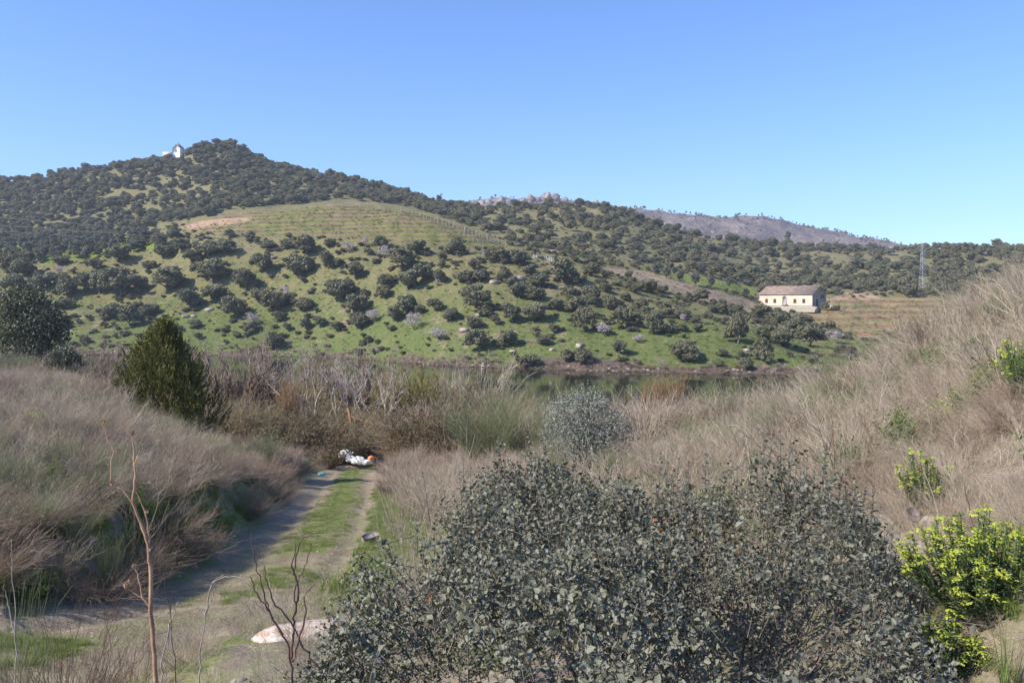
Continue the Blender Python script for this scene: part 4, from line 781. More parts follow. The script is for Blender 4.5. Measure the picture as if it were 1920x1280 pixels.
SH = [
 ('willow_shrub', 'willow', 452, 58, 175, 150, 640, 'large leafless brown willow globe right of the juniper', 'shrub'),
 ('willow_shrub', 'willow', 395, 64, 90, 100, 690, 'smaller leafless willow tucked between juniper and brown willow globe', 'shrub'),
 ('willow_shrub', 'willow', 165, 60, 150, 120, 640, 'mauve bare shrub between the left oak and the juniper', 'shrub'),
 ('willow_shrub', 'willow', 208, 66, 110, 110, 650, 'reddish bare shrub directly left of the juniper top', 'shrub'),
 ('willow_shrub', 'willow', 330, 64, 150, 150, 650, 'mauve bare shrub behind the right side of the juniper', 'shrub'),
 ('willow_tree', 'willow', 575, 70, 130, 150, 648, 'pinkish leafless willow behind the tall grey bare tree', 'tree'),
 ('willow_tree', 'willow', 690, 74, 150, 150, 655, 'pinkish leafless willow behind the white bare tree', 'tree'),
 ('orange_shrub', 'orange', 540, 50, 60, 90, 700, 'upright orange-tinted shrub left of the bare trees', 'shrub'),
 ('orange_shrub', 'orange', 1252, 74, 80, 60, 694, 'orange-tinted reeds at the water edge right of centre', 'reeds'),
 ('orange_shrub', 'orange', 1215, 78, 40, 50, 708, 'narrow orange reed clump left of the larger orange reeds', 'reeds'),
 ('willow_tree', 'yellow', 782, 62, 120, 110, 664, 'yellowish leafless willow right of the white bare tree', 'tree'),
 ('willow_tree', 'yellow', 722, 66, 70, 90, 690, 'small yellowish willow behind the white bare tree', 'tree'),
 ('dry_shrub', 'dryF', 890, 80, 150, 80, 668, 'pale pink dry shrub at the river edge left of the visible water', 'shrub'),
 ('dry_shrub', 'dryF', 838, 76, 70, 80, 684, 'pale pink dry shrub just right of the yellowish willow', 'shrub'),
 ('dry_shrub', 'dryF', 935, 72, 80, 80, 700, 'pale dry shrub below the left end of the visible water', 'shrub'),
 ('bramble_thicket', 'bramble', 842, 50, 150, 60, 738, 'reddish bramble thicket above the green brooms', 'shrub'),
 ('bramble_thicket', 'bramble', 770, 44, 110, 60, 770, 'brown bramble thicket below the yellowish willow', 'shrub'),
 ('bramble_thicket', 'bramble', 620, 47, 150, 60, 790, 'dark bramble thicket above the white sacks', 'shrub'),
 ('bramble_thicket', 'bramble', 520, 45, 150, 60, 788, 'brown bramble mass below the orange-tinted shrub', 'shrub'),
 ('bramble_thicket', 'bramble', 445, 42, 120, 60, 800, 'brown bramble mass right of the juniper foot', 'shrub'),
 ('green_broom', 'broomF', 905, 33, 170, 90, 722, 'feathery green broom, left one of the central pair', 'broom', 'central brooms'),
 ('green_broom', 'broomF', 985, 35, 190, 90, 716, 'feathery green broom touching the silvery shrub', 'broom', 'central brooms'),
 ('green_broom', 'broomF', 1348, 46, 85, 80, 712, 'pale rounded broom below the water at right', 'broom', 'brooms by the water'),
 ('green_broom', 'broomF', 1405, 47, 45, 70, 720, 'narrow pale broom right of the rounded one', 'broom', 'brooms by the water'),
 ('green_broom', 'broomF', 500, 30, 70, 60, 800, 'small grey-green broom on the slope below the willow globe', 'broom'),
 ('green_broom', 'broomF', 1722, 19, 105, 110, 588, 'tall grey-green broom on the right bank below the pylon', 'broom'),
 ('green_broom', 'broomF', 1800, 24, 90, 60, 528, 'broom breaking the skyline of the right bank', 'broom'),
 ('green_broom', 'broomF', 1560, 33, 60, 60, 640, 'broom where the right bank crosses the green shore', 'broom'),
 ('green_broom', 'broomF', 1640, 27, 60, 60, 626, 'broom on the right bank edge under the terraced field', 'broom'),
 ('green_broom', 'broomF', 22, 30, 80, 90, 655, 'pale broom at the far left edge below the oak', 'broom'),
 ('green_broom', 'broomF', 1135, 17, 50, 60, 828, 'small grey broom just below the silvery shrub', 'broom'),
 ('yellow_broom', 'broomF', 1030, 14, 80, 100, 800, 'yellow-green broom rising behind the big holm oak bush', 'broom'),
 ('green_broom', 'broomN', 1080, 12, 130, 60, 868, 'fine green broom between yellow-green broom and the holm oak bush', 'broom'),
 ('grey_broom', 'broomN', 55, 11.5, 150, 180, 915, 'large grey-green broom at the left edge above the track', 'broom'),
 ('grey_broom', 'broomN', 145, 12, 120, 140, 940, 'grey-green broom, second from the left edge above the track', 'broom'),
 ('grey_broom', 'broomN', 205, 11.6, 70, 100, 985, 'thin grey-green broom beside the drooping dry clump', 'broom'),
 ('dry_clump', 'mauveN', 250, 12.2, 170, 90, 1000, 'drooping dry twig clump overhanging the track at left', 'shrub'),
 ('dry_clump', 'mauveN', 330, 17, 200, 80, 870, 'dark mauve domed clump on the left bank over the track', 'shrub'),
 ('dry_clump', 'mauveN', 425, 21, 150, 80, 880, 'mauve domed clump in the middle of the left bank', 'shrub'),
 ('dry_clump', 'mauveN', 500, 27, 130, 80, 830, 'pinkish domed clump above the track bend', 'shrub'),
 ('dry_clump', 'mauveN', 555, 33, 80, 60, 838, 'dark domed clump closest to the teal plastic', 'shrub'),
 ('dry_clump', 'mauveN', 120, 15, 220, 80, 850, 'broad mauve clump above the green grass at far left', 'shrub'),
 ('dry_clump', 'mauveN', 60, 22, 180, 60, 790, 'dark low clump at left edge in front of the oak', 'shrub'),
 ('dry_clump', 'mauveN', 230, 18, 150, 70, 880, 'greyish clump behind the tall brown stalk', 'shrub'),
 ('dry_shrub', 'dryF', 1205, 40, 130, 90, 730, 'pink dry shrub right of the silvery shrub', 'shrub'),
 ('dry_shrub', 'dryF', 1160, 44, 80, 80, 736, 'pale dry shrub directly behind the silvery shrub', 'shrub'),
 ('dry_shrub', 'mauveF', 1280, 52, 120, 80, 742, 'brown twiggy shrub under the orange reeds', 'shrub'),
 ('dry_shrub', 'dryF', 1470, 40, 100, 60, 716, 'pale dry shrub at the right end of the visible water', 'shrub'),
 ('dry_shrub', 'dryF', 1540, 30, 110, 60, 690, 'pale dry shrub on the right slope below the warehouse', 'shrub'),
 ('dry_shrub', 'dryN', 820, 15.5, 150, 110, 822, 'tall pale dry stems left of the bush beside the track', 'shrub'),
 ('dry_shrub', 'dryN', 745, 17.5, 100, 90, 840, 'leaning pale dry stems at the right edge of the track', 'shrub'),
 ('dry_shrub', 'dryN', 900, 14, 130, 90, 826, 'pale dry stems behind the left part of the holm oak bush', 'shrub'),
 ('dry_shrub', 'dryN', 985, 13, 110, 90, 838, 'brownish dry stems left of the yellow-green broom', 'shrub'),
 ('dry_shrub', 'dryN', 760, 10.5, 120, 90, 905, 'dry stems leaning out over the right rut', 'shrub'),
 ('dry_shrub', 'mauveN', 1640, 6.6, 210, 90, 850, 'drooping brown twigs at the left of the spurge', 'shrub'),
 ('dry_shrub', 'dryN', 1600, 8.5, 200, 100, 700, 'tall leaning stems in the middle of the right bank', 'shrub'),
 ('dry_shrub', 'dryN', 1850, 9, 180, 100, 560, 'reddish dry stems at the right edge of the bank', 'shrub'),
]
for i, (nm, key, px_, D, wp, hp, ty, lb, ct, *gp) in enumerate(SH):
    shrub(nm, key, px_, D, wp, hp, lb, ct, gp[0] if gp else None, NAT[key], i, i*1.7, ty)
for nm, key, px_, D, wp, ty, lb in [('rush_clump', 'rush', 560, 3.3, 190, 1110, 'grey-green rush tuft at the bottom beside the bush'), ('rush_clump', 'rush', 410, 4.2, 120, 1190, 'small rush tuft between the pale reed and the pale boulder'), ('rush_clump', 'rushdark', 235, 4.3, 160, 1170, 'small dark rush tuft left of the tall brown stalk foot'), ('rush_clump', 'rushdark', 110, 4.6, 330, 1120, 'dark spiky rush tuft at the bottom left corner'), ('rush_clump', 'rush', 470, 3.6, 150, 1180, 'sparse rush tuft in front of the pale rubble'), ('rush_clump', 'rush', 15, 4.4, 180, 1010, 'thin arching rush at the left edge')]:
    shrub(nm, key, px_, D, wp, 100, lb, 'rush', None, NAT[key], 0, px_*.1, ty)
# leafy shrubs built from leaves on branches
def leafmass(name, mat, lobes, nleaf, size, seed, barkm='bark', shoots=0, squash=.9, jitter=.22, branch=True, narrow=.55):
    """lobes: (x, y, z, r) in metres -> foliage mesh and branch mesh"""
    r = np.random.default_rng(seed); g = Geo(); cs = np.array([l[:3] for l in lobes], float); rs = np.array([l[3] for l in lobes]); w = rs**2/np.sum(rs**2)
    ci = r.choice(len(lobes), nleaf, p=w); d = rdir(nleaf, r); rad = rs[ci]*(1 - np.abs(r.normal(0, jitter, nleaf)))*(1 + .22*np.sin(d[:, 0]*8 + ci)*np.sin(d[:, 1]*9 + 2*ci) + .14*np.sin(d[:, 2]*15 + d[:, 1]*9))
    P = cs[ci] + d*rad[:, None]*np.array([1, 1, squash]); keep = P[:, 2] > .02; P = P[keep]; d = d[keep]
    leaf_geo(g, P, unit(d + .8*rdir(len(P), r)), unit(d + .9*rdir(len(P), r)), size*(.7 + .6*r.random(len(P))), wid=narrow*1.6)
    if shoots:
        ci = r.choice(len(lobes), shoots, p=w); d = rdir(shoots, r); d[:, 2] = np.abs(d[:, 2]); d = unit(d + np.array([0, 0, .4])); b = cs[ci] + d*rs[ci][:, None]*.85*np.array([1, 1, squash]); L = r.uniform(.15, .4, shoots)*rs.mean()
        k = 16; t = np.linspace(0, 1, k); PP = (b[:, None] + unit(d + np.array([0, 0, .6]))[:, None]*(L[:, None]*t)[..., None]).reshape(-1, 3); PP += r.normal(0, size*.35, PP.shape)
        leaf_geo(g, PP, rdir(len(PP), r) + np.array([0, 0, .5]), rdir(len(PP), r), size*(.6 + .5*r.random(len(PP))), wid=narrow*1.6)
    fm = g.mesh(name + '_foliage', M[mat]); g2 = Geo(); t = np.linspace(0, 1, 6)
    for i in range(len(lobes)):
        for j in range(3):
            e = cs[i] + rdir(1, r)[0]*rs[i]*.6; b0 = np.array([r.normal(0, .04), r.normal(0, .04), -.1]); m_ = np.array([e[0]*.35, e[1]*.35, e[2]*.6]); P_ = np.stack([b0*(1-s)**2 + 2*m_*s*(1-s) + e*s*s for s in t])[None]
            tubes(g2, P_, (.035*rs.mean()/.5*(1 - .75*t))[None], 5)
    return fm, g2.mesh(name + '_branches', M[barkm])
def two_part(name, fm, bm_, loc, label, cat, fol='foliage', br='branches', rz=0):
    e = bpy.data.objects.new(name, None); C.objects.link(e); e.location = loc; e.rotation_euler = (0, 0, rz); tag(e, label, cat)
    for nm, me in ((fol, fm), (br, bm_)): o = bpy.data.objects.new(nm, me); C.objects.link(o); o.parent = e
    return e
p = at(52, 36)
two_part('young_holm_oak', *leafmass('left_oak', 'oakgreen', [(0, 0, 2.3, 1.25), (-.75, .1, 1.9, 1.1), (.75, -.1, 1.9, .95), (.1, -.2, 3.0, .75), (.95, 0, 1.1, .7), (-.9, 0, 1.0, .8), (.3, -.4, 1.1, .9), (-.4, 0, 2.9, .7), (1.2, 0, 1.9, .45)], 13500, .085, 1, shoots=220), p, 'big leafy holm oak with dark foliage at the left edge on the near bank', 'tree', 'crown', 'trunk')
p = at(118, 34)
two_part('young_holm_oak', *leafmass('low_oak', 'oakgreen', [(0, 0, .7, .5), (.35, 0, .5, .38), (-.3, 0, .45, .4)], 3000, .07, 2, shoots=50), p, 'low dark oak sapling at the right foot of the big left oak', 'shrub', 'crown', 'trunk')
p = at(1095, 22); zt = (HOR - 722)/F*22 - p.z
two_part('silvery_shrub', *leafmass('silver', 'silver', [(0, 0, zt*.55, zt*.40), (-.35, 0, zt*.62, zt*.30), (.42, 0, zt*.5, zt*.33), (.1, 0, zt*.78, zt*.20), (-.55, 0, zt*.36, zt*.26), (.75, .1, zt*.38, zt*.24), (-.15, -.2, zt*.3, zt*.3), (.3, -.2, zt*.28, zt*.3)], 15000, .042, 3, shoots=320, jitter=.3, narrow=.45), p, 'rounded silvery grey-green wild olive shrub above the big holm oak bush', 'shrub')
p = at(1898, 19)
two_part('green_leafy_bush', *leafmass('greenb', 'weed', [(0, 0, .35, .32), (.3, 0, .3, .3), (-.25, 0, .2, .25)], 2200, .06, 4, shoots=40), p, 'fresh green leafy bush at the top right edge of the bank', 'shrub')
p = at(1845, 12)
two_part('green_leafy_bush', *leafmass('greenc', 'weed', [(0, 0, .18, .2), (.2, 0, .22, .18), (-.2, 0, .12, .16)], 1200, .045, 5, shoots=40), p, 'green leafy bush half way up the right bank', 'shrub')
# juniper
def juniper():
    r = np.random.default_rng(9); g = Geo(); n = 2300; h = 4.55
    t = r.random(n)**.8; a = r.random(n)*6.283; prof = 1.62*np.interp(t, [0, .12, .3, .55, .75, .9, 1], [.62, .92, 1.0, .80, .50, .22, .05])
    prof = prof*(1 + .24*np.sin(a*3 + t*7) + .20*np.sin(a*7 - t*15) + .12*r.normal(size=n)); q = 1 - np.abs(r.normal(0, .2, n)); R = prof*q
    base = np.stack([np.cos(a)*R, np.sin(a)*R, t*h*.96 - .15 + .1*np.sin(a*4)], 1); base[:, 0] += .12*t + .22*np.sin(t*6); k2 = r.random(n) < .16; base[k2, 0] = .75 + .35*r.normal(size=k2.sum()); base[k2, 1] = -.3 + .3*r.normal(size=k2.sum()); base[k2, 2] = r.uniform(-.4, 2.6, k2.sum()); k3 = r.random(n) < .10; base[k3, 0] = -.55 + .22*r.normal(size=k3.sum()); base[k3, 2] = r.uniform(.6, 3.1, k3.sum()); out_ = np.stack([np.cos(a), np.sin(a), 0*a], 1)
    d = unit(out_*(.55 - .3*t)[:, None] + np.array([0, 0, 1.0]) + .25*rdir(n, r)); L = r.uniform(.22, .5, n); k = 20; s = np.tile(np.linspace(0, 1, k), n); B = np.repeat(base, k, 0); Dd = np.repeat(d, k, 0); LL = np.repeat(L, k)
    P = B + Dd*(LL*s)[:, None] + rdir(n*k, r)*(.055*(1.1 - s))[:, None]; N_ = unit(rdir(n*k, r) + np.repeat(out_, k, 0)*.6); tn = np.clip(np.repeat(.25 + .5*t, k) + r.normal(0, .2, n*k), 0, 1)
    dd = unit(Dd + .5*rdir(n*k, r)); x = unit(np.cross(N_, dd)); ln = .10; V = np.stack([P - dd*ln*.5, P + x*.019, P + dd*ln*.5, P - x*.019], 1); g.add(V.reshape(-1, 3), Q=np.arange(n*k*4).reshape(-1, 4), tint=np.repeat(tn, 4))
    g2 = Geo(); tt_ = np.linspace(0, 1, 8); tubes(g2, np.stack([.1*tt_, .3*tt_, tt_*h*.6 - .2], 1)[None], (.10*(1 - .9*tt_))[None], 6)
    return g.mesh('juniper_foliage', M['juniper']), g2.mesh('juniper_trunk', M['bark'])
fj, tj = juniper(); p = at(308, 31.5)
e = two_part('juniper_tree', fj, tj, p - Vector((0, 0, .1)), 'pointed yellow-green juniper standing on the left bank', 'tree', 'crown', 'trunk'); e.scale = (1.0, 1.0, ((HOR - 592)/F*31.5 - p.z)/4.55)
# bare trees
def bare_tree(seed, h, mat, lean=0.0, spread=.6, levels=5, r0=.15, fork=.18):
    r = np.random.default_rng(seed); polys = []
    def grow(p, d, L, rad, lev):
        n = 5; pts = [p]
        for i in range(n): d = unit(d + r.normal(0, .12, 3) + np.array([0, 0, .05])); pts.append(pts[-1] + d*L/n)
        polys.append((np.array(pts), np.linspace(rad, rad*.66, n+1)))
        if lev <= 0: return
        for i in range(2 if lev > 2 else 3):
            k = n if i == 0 else int(r.integers(2, n+1)); ax = rdir(1, r)[0]; nd_ = unit(d + spread*(1.1 if i else .5)*ax*np.array([1, 1, .5]))
            grow(pts[k], nd_, L*r.uniform(.62, .85), rad*(.66 if i == 0 else .52), lev-1)
    for i in range(3): grow(np.array([r.normal(0, .05), r.normal(0, .05), -.2]), unit(np.array([lean + (i-1)*spread*.9, r.normal(0, .25), 1.0])), h*.33, r0*(1 - .2*i), levels-1)
    g = Geo(); mx = max(q[0][:, 2].max() for q in polys)
    for P_, R_ in polys: tubes(g, P_[None]*(h/mx), np.maximum(R_, .010)[None], 4 if R_[0] < .02 else 6, tint=[r.random()])
    return g.mesh('bare_branches', M[mat])
for i, (px_, D, ty, sd_, mt, ln_, lb) in enumerate([(612, 55, 638, 1, 'palebark', -.1, 'tall bare tree with grey branches, left of the two bare trees by the river'), (668, 54, 660, 2, 'palebark', .2, 'bare tree with spreading white branches, right of the two by the river'), (700, 60, 676, 4, 'palebark', .1, 'slender bare tree behind the white-branched one'), (548, 60, 735, 5, 'palebark', -.2, 'small bleached bare tree beside the orange-tinted shrub')]):
    p = at(px_, D); link('bare_tree', bare_tree(sd_, (HOR - ty)/F*D - p.z, mt, ln_, levels=7 if i < 2 else 6), loc=p, label=lb, cat='tree')
# torn orange-brown stump with a fallen limb
g = Geo(); t = np.linspace(0, 1, 6)
p = at(657, 52); hs_ = (HOR - 764)/F*52 - p.z
tubes(g, np.stack([.14*np.sin(t*4), 0*t, t*hs_], 1)[None], (.13*(1 - .30*t) + .03*np.sin(t*14))[None], 8)
for a_, L_ in ((.35, 2.6), (.7, 1.9), (.05, 3.4), (.5, 1.2)): tubes(g, np.stack([t*L_, t*.3*a_, hs_*.80 - .55*np.sin(t*2.2) + a_*t*t*.9], 1)[None], (.06*(1 - .8*t))[None], 6)
link('broken_stump', g.mesh('broken_stump', M['cutwood']), loc=p, label='orange-brown torn stump with fallen limbs at the foot of the white bare tree', cat='stump')

# ------------------------------------------------------------------ the big holm oak bush in front
def bush():
    r = np.random.default_rng(21); xl = lambda D: np.interp(D, [1.4, 3.6, 5.0, 5.4], [-.62, -.66, -.42, -.1]); xr = lambda D: np.interp(D, [1.4, 2.1, 5.0, 5.4], [1.12, 1.24, 2.0, 1.8])
    def top(x, D):
        e = np.minimum(np.minimum(x - xl(D), xr(D) - x), np.minimum(5.25 - D, D - 1.35)); lump = .15*fbm(x*1.3 + 7, D*1.3, 2) + .22*fbm(x*3.4, D*3.4 + 5, 2)
        return -.95 + lump - .06*sstep(3.8, 5.0, D)*(x < .9) - .75*(1 - np.clip((e + .22)/.5, 0, 1))**1.6 - .10*sstep(1.0, 1.9, x)*sstep(4, 2.5, D), e
    n = 14000; x = r.uniform(-.85, 2.3, n); D = r.uniform(1.25, 5.5, n); tz, e = top(x, D); gap = fbm(x*2.3 + 31, D*2.3, 2)
    ok = (e > -.22) & ((gap > -.16) | (r.random(n) < .30)); x, D, tz, e, gap = x[ok][:4600], D[ok][:4600], tz[ok][:4600], e[ok][:4600], gap[ok][:4600]
    dep = np.abs(r.normal(0, .11, len(x))) + (gap < -.16)*.30; tip = np.stack([x, D, tz - dep + .02], 1)
    # side shoots
    m = 2900; a = r.random(m)*6.283; a = np.where(r.random(m) < .45, r.uniform(3.3, 5.9, m), a); cx = .75 + np.cos(a)*1.5; cy = 3.3 + np.sin(a)*2.0; cx = np.clip(cx, xl(cy) - .12, xr(cy) + .12); gzz = Hn(cx, cy); tz2, e2 = top(cx, cy); s2 = np.stack([cx + r.normal(0, .05, m), cy, gzz + (tz2 - gzz)*r.random(m)**.5], 1)
    tip = np.concatenate([tip, s2]); nS = len(tip)
    # tall spikes along the rear top
    k = 260; sxp = r.uniform(-.4, 2.0, k); syp = r.uniform(3.2, 5.2, k); tz3, _ = top(sxp, syp); tip = np.concatenate([tip, np.stack([sxp, syp, tz3 + r.uniform(.0, .17, k)], 1)]); nT = len(tip)
    ctr = np.stack([np.interp(tip[:, 0], [-.5, .75, 2], [.1, .75, 1.5]), np.clip(tip[:, 1], 2.0, 4.6), tip[:, 2] - .8], 1)
    d = unit(tip - ctr + .35*r.normal(size=tip.shape)); d[nS:] = unit(d[nS:]*.25 + np.array([0, 0, 1])); L = r.uniform(.14, .28, nT); L[nS:] = r.uniform(.16, .28, k)
    st = tip - d*L[:, None]; nl = 15; s = np.tile(np.linspace(.08, 1, nl), nT); Pl = np.repeat(st, nl, 0) + np.repeat(d, nl, 0)*(np.repeat(L, nl)*s)[:, None]
    ang = np.tile(np.arange(nl)*2.4, nT) + np.repeat(r.random(nT)*6, nl); A = unit(np.cross(d, rdir(nT, r))); Bv = np.cross(d, A); ou = np.repeat(A, nl, 0)*np.cos(ang)[:, None] + np.repeat(Bv, nl, 0)*np.sin(ang)[:, None]
    ld = unit(ou + np.repeat(d, nl, 0)*(.35 + .9*(s > .9))[:, None] + .3*r.normal(size=Pl.shape)); ln = unit(np.repeat(d, nl, 0)*1.0 - ou*.3 + .55*r.normal(size=Pl.shape)); sz = (.0248*(.5 + .75*r.random(len(Pl))))*(1.0 - .35*(s > .85))
    tn = np.clip(np.repeat(r.random(nT), nl)*.5 + .5*r.random(len(Pl)), 0, 1)
    return st, tip, d, L, Pl, ld, ln, sz, tn, r
st, tip, dS, LS, Pl, ld, ln_, sz, tn, rb = bush()
e = bpy.data.objects.new('holm_oak_bush', None); C.objects.link(e); bo = Vector((.75, 3.4, gz(.75, 3.4))); e.location = bo
tag(e, 'large dense grey-green holm oak bush filling the bottom of the view', 'bush')
off = np.array(bo); far_ = Pl[:, 1] > 0
score = Pl[:, 1] - 1.2*(Pl[:, 2] + 1.0); pyl = HOR - Pl[:, 2]/Pl[:, 1]*F; pxl = 960 + Pl[:, 0]/Pl[:, 1]*F; vis = (pyl < 1275) & (pxl > 560) & (pxl < 1900) & (Pl[:, 2] > -1.02); cand = np.nonzero(vis)[0]; sel = cand[np.argsort(-(sz/Pl[:, 1])[cand])[:2400:8]]
mask = np.ones(len(Pl), bool); mask[sel] = False
g = Geo(); leaf_geo(g, (Pl - off)[mask], ld[mask], ln_[mask], sz[mask], wid=.86, tint=tn[mask]); fo = link('foliage', g.mesh('bush_foliage', M['bushleaf']), parent=e); fo['kind'] = 'stuff'
LM = []
for i in range(4):
    g = Geo(); leaf_geo(g, np.zeros((1, 3)), np.array([[1., 0, 0]]), np.array([[0, 0, 1.]]), 1.0, wid=.86, tint=[.2 + .2*i]); LM.append(g.mesh('leaf', M['bushleaf']))
for j, i in enumerate(sel):
    D_ = Vector(ld[i]).normalized(); N_ = Vector(ln_[i]); X_ = N_.cross(D_).normalized(); N_ = D_.cross(X_)
    o = bpy.data.objects.new('leaf', LM[j % 4]); C.objects.link(o); o.parent = e; mt = Matrix((D_, X_, N_)).transposed().to_4x4(); o.matrix_local = Matrix.Translation(Vector(Pl[i] - off)) @ mt @ Matrix.Scale(float(sz[i]), 4)
g = Geo(); tt_ = np.linspace(0, 1, 3); P_ = (st - off)[:, None] + (tip - st)[:, None]*tt_[None, :, None]; tubes(g, P_, (.0022*(1 - .6*tt_))[None]*np.ones((len(st), 1)), 3)
kk = rb.choice(len(st), 150, replace=False); t5 = np.linspace(0, 1, 6)
b0 = np.stack([np.interp(st[kk, 0], [-.6, 2.1], [.2, 1.4]), np.interp(st[kk, 1], [1.2, 5.4], [2.4, 4.4]), np.full(len(kk), 0.)], 1); b0[:, 2] = Hn(b0[:, 0], b0[:, 1]) - .05; ee = st[kk]; mm = b0*.45 + ee*.55; mm[:, 2] = b0[:, 2]*.3 + ee[:, 2]*.7
P_ = b0[:, None]*((1-t5)**2)[None, :, None] + 2*mm[:, None]*(t5*(1-t5))[None, :, None] + ee[:, None]*(t5**2)[None, :, None] - off; P_ = P_ + rb.normal(0, .012, P_.shape)*np.sin(t5*np.pi)[None, :, None]
tubes(g, P_, (.0065*(1 - .75*t5))[None]*(.5 + rb.random((len(kk), 1))), 4); link('branches', g.mesh('bush_branches', M['bark']), parent=e)
dl = rb.choice(len(Pl), 70, replace=False); g = Geo(); leaf_geo(g, (Pl - off)[dl] + np.array([0, 0, .012]), ld[dl], ln_[dl], .03, wid=.9); link('dead_leaves', g.mesh('bush_dead_leaves', M['deadleaf']), parent=e)

# ------------------------------------------------------------------ spurges with yellow-green heads
def spurge_head():
    r = np.random.default_rng(2); g = Geo(); n = 26; a = r.random(n)*6.283; q = np.sqrt(r.random(n)); P_ = np.stack([np.cos(a)*q, np.sin(a)*q, .45*(1 - q**2)], 1); quads(g, P_, unit(np.stack([np.cos(a)*q*.7, np.sin(a)*q*.7, np.ones(n)], 1) + .35*rdir(n, r)), .42, .42, tint=r.random(n)); return g.mesh('flower_head', M['euphflower'])
HEAD = spurge_head()
def spurge(px_, D, w, h, n, label, seed, hs=.021):
    r = np.random.default_rng(seed); p = at(px_, D); e = bpy.data.objects.new('spurge_plant', None); C.objects.link(e); e.location = p; tag(e, label, 'spurge')
    a = r.random(n)*6.283; q = np.sqrt(r.random(n)); ex = np.stack([np.cos(a)*q*w/2, np.sin(a)*q*w/2, h*(1 - .42*q**2)*(.62 + .50*r.random(n))], 1); b = ex*np.array([.12, .12, 0]) + np.array([0, 0, -.03]); t = np.linspace(0, 1, 6)
    m_ = b*.3 + ex*np.array([.75, .75, .35]); P_ = b[:, None]*((1-t)**2)[None, :, None] + 2*m_[:, None]*(t*(1-t))[None, :, None] + ex[:, None]*(t**2)[None, :, None]
    g = Geo(); tubes(g, P_, np.full((n, 6), .0028), 4); link('stems', g.mesh('spurge_stems', M['euph']), parent=e)
    k = 34; tt = np.tile(np.linspace(.35, .98, k), n); i5 = np.minimum((tt*5).astype(int), 4); f = (tt*5 - i5)[:, None]; ii = np.repeat(np.arange(n), k); L0 = P_[ii, i5]*(1-f) + P_[ii, i5+1]*f; dd = unit(rdir(n*k, r)*np.array([1, 1, .4]) + np.array([0, 0, .35]))
    g = Geo(); leaf_geo(g, L0, dd, rdir(n*k, r) + np.array([0, 0, .8]), .024, wid=.35); o = link('leaves', g.mesh('spurge_leaves', M['euph']), parent=e); o['kind'] = 'stuff'
    for i in range(n):
        for j in range(2 if hs > .018 else 1):
            o = bpy.data.objects.new('flower_head', HEAD); C.objects.link(o); o.parent = e; s_ = hs*(.7 + .6*r.random()); o.location = Vector(ex[i]) + Vector((r.normal(0, hs*.7), r.normal(0, hs*.7), r.normal(0, .01) - .02*j)); o.scale = (s_, s_, s_); o.rotation_euler = (r.normal(0, .35), r.normal(0, .35), r.random()*6)
spurge(1840, 3.75, .62, .42, 180, 'large yellow-green flowering spurge at the bottom right', 31)
spurge(1765, 3.5, .30, .25, 34, 'low spurge sprawling between the bush and the large spurge', 35)
spurge(1740, 5.9, .42, .42, 52, 'yellow-flowered spurge in the middle of the right bank above the grey slab', 32)
spurge(1925, 7.0, .42, .55, 60, 'yellow-flowered spurge cut by the right edge of the view', 33)
spurge(1700, 3.3, .22, .18, 14, 'small spurge sprig between the bush and the large spurge', 34, .014)
# broad green blades in front of the large spurge
K['blade'] = [blades('iris', 'weed', 26, .5, .5, .016, .07, 70, droop=.15)]
shrub('broad_leaf_tuft', 'blade', 1890, 3.2, 90, 100, 'tuft of broad bright green blades in front of the large spurge', 'plant', None, (.5, .45), 0, 0, 1095)
K['lushbig'] = [blades('lush_big', 'grass', 260, .4, .6, .006, .22, 72)]
for px_, D, wp, ty, lb in [(40, 13.2, 150, 890, 'vivid green grass patch at the left edge on the bank'), (640, 12.5, 150, 1035, 'long green grass right of the track above the pale boulder'), (600, 10.5, 120, 1095, 'green grass just behind the pale boulder'), (690, 10.2, 110, 1040, 'green grass between the pale boulder and the bush')]:
    shrub('grass_patch', 'lushbig', px_, D, wp, 60, lb, 'grass', None, (.8, .35), 0, px_, ty)

# ------------------------------------------------------------------ stalks and saplings close to the camera
def ppt(px_, py_, D): return ((px_ - 960)/F*D, D, -(py_ - HOR)/F*D)
def poly_tube(g, pts, r0, r1, sides=7, sub=4, seed=0, wob=.004):
    r = np.random.default_rng(seed); pts = np.array(pts, float); n = len(pts); t = np.linspace(0, n-1, (n-1)*sub + 1); P_ = np.stack([pchip(np.arange(n), pts[:, i], t) for i in range(3)], 1); P_[1:] += r.normal(0, wob, P_[1:].shape); R_ = np.linspace(r0, r1, len(t)); R_ = R_*(1 + .18*(np.arange(len(t)) % sub == 0)); tubes(g, P_[None], R_[None], sides)
def rel(pts, o): return [tuple(a - b_ for a, b_ in zip(q, o)) for q in pts]
D = 2.7; o0 = (ppt(296, 1280, D)[0] + .01, D, gz(ppt(296, 1280, D)[0], D)); e = bpy.data.objects.new('dry_stalk', None); C.objects.link(e); e.location = o0; tag(e, 'tall brown woody dry stalk with forked top at the left foreground', 'stalk')
g = Geo(); poly_tube(g, rel([o0] + [ppt(a, b_, D) for a, b_ in [(293, 1290), (286, 1180), (281, 1060), (279, 1030), (268, 990), (250, 945), (246, 935)]], o0), .0072, .0040, seed=1, wob=.0012); link('stem', g.mesh('stalk_stem', M['stalk']), parent=e)
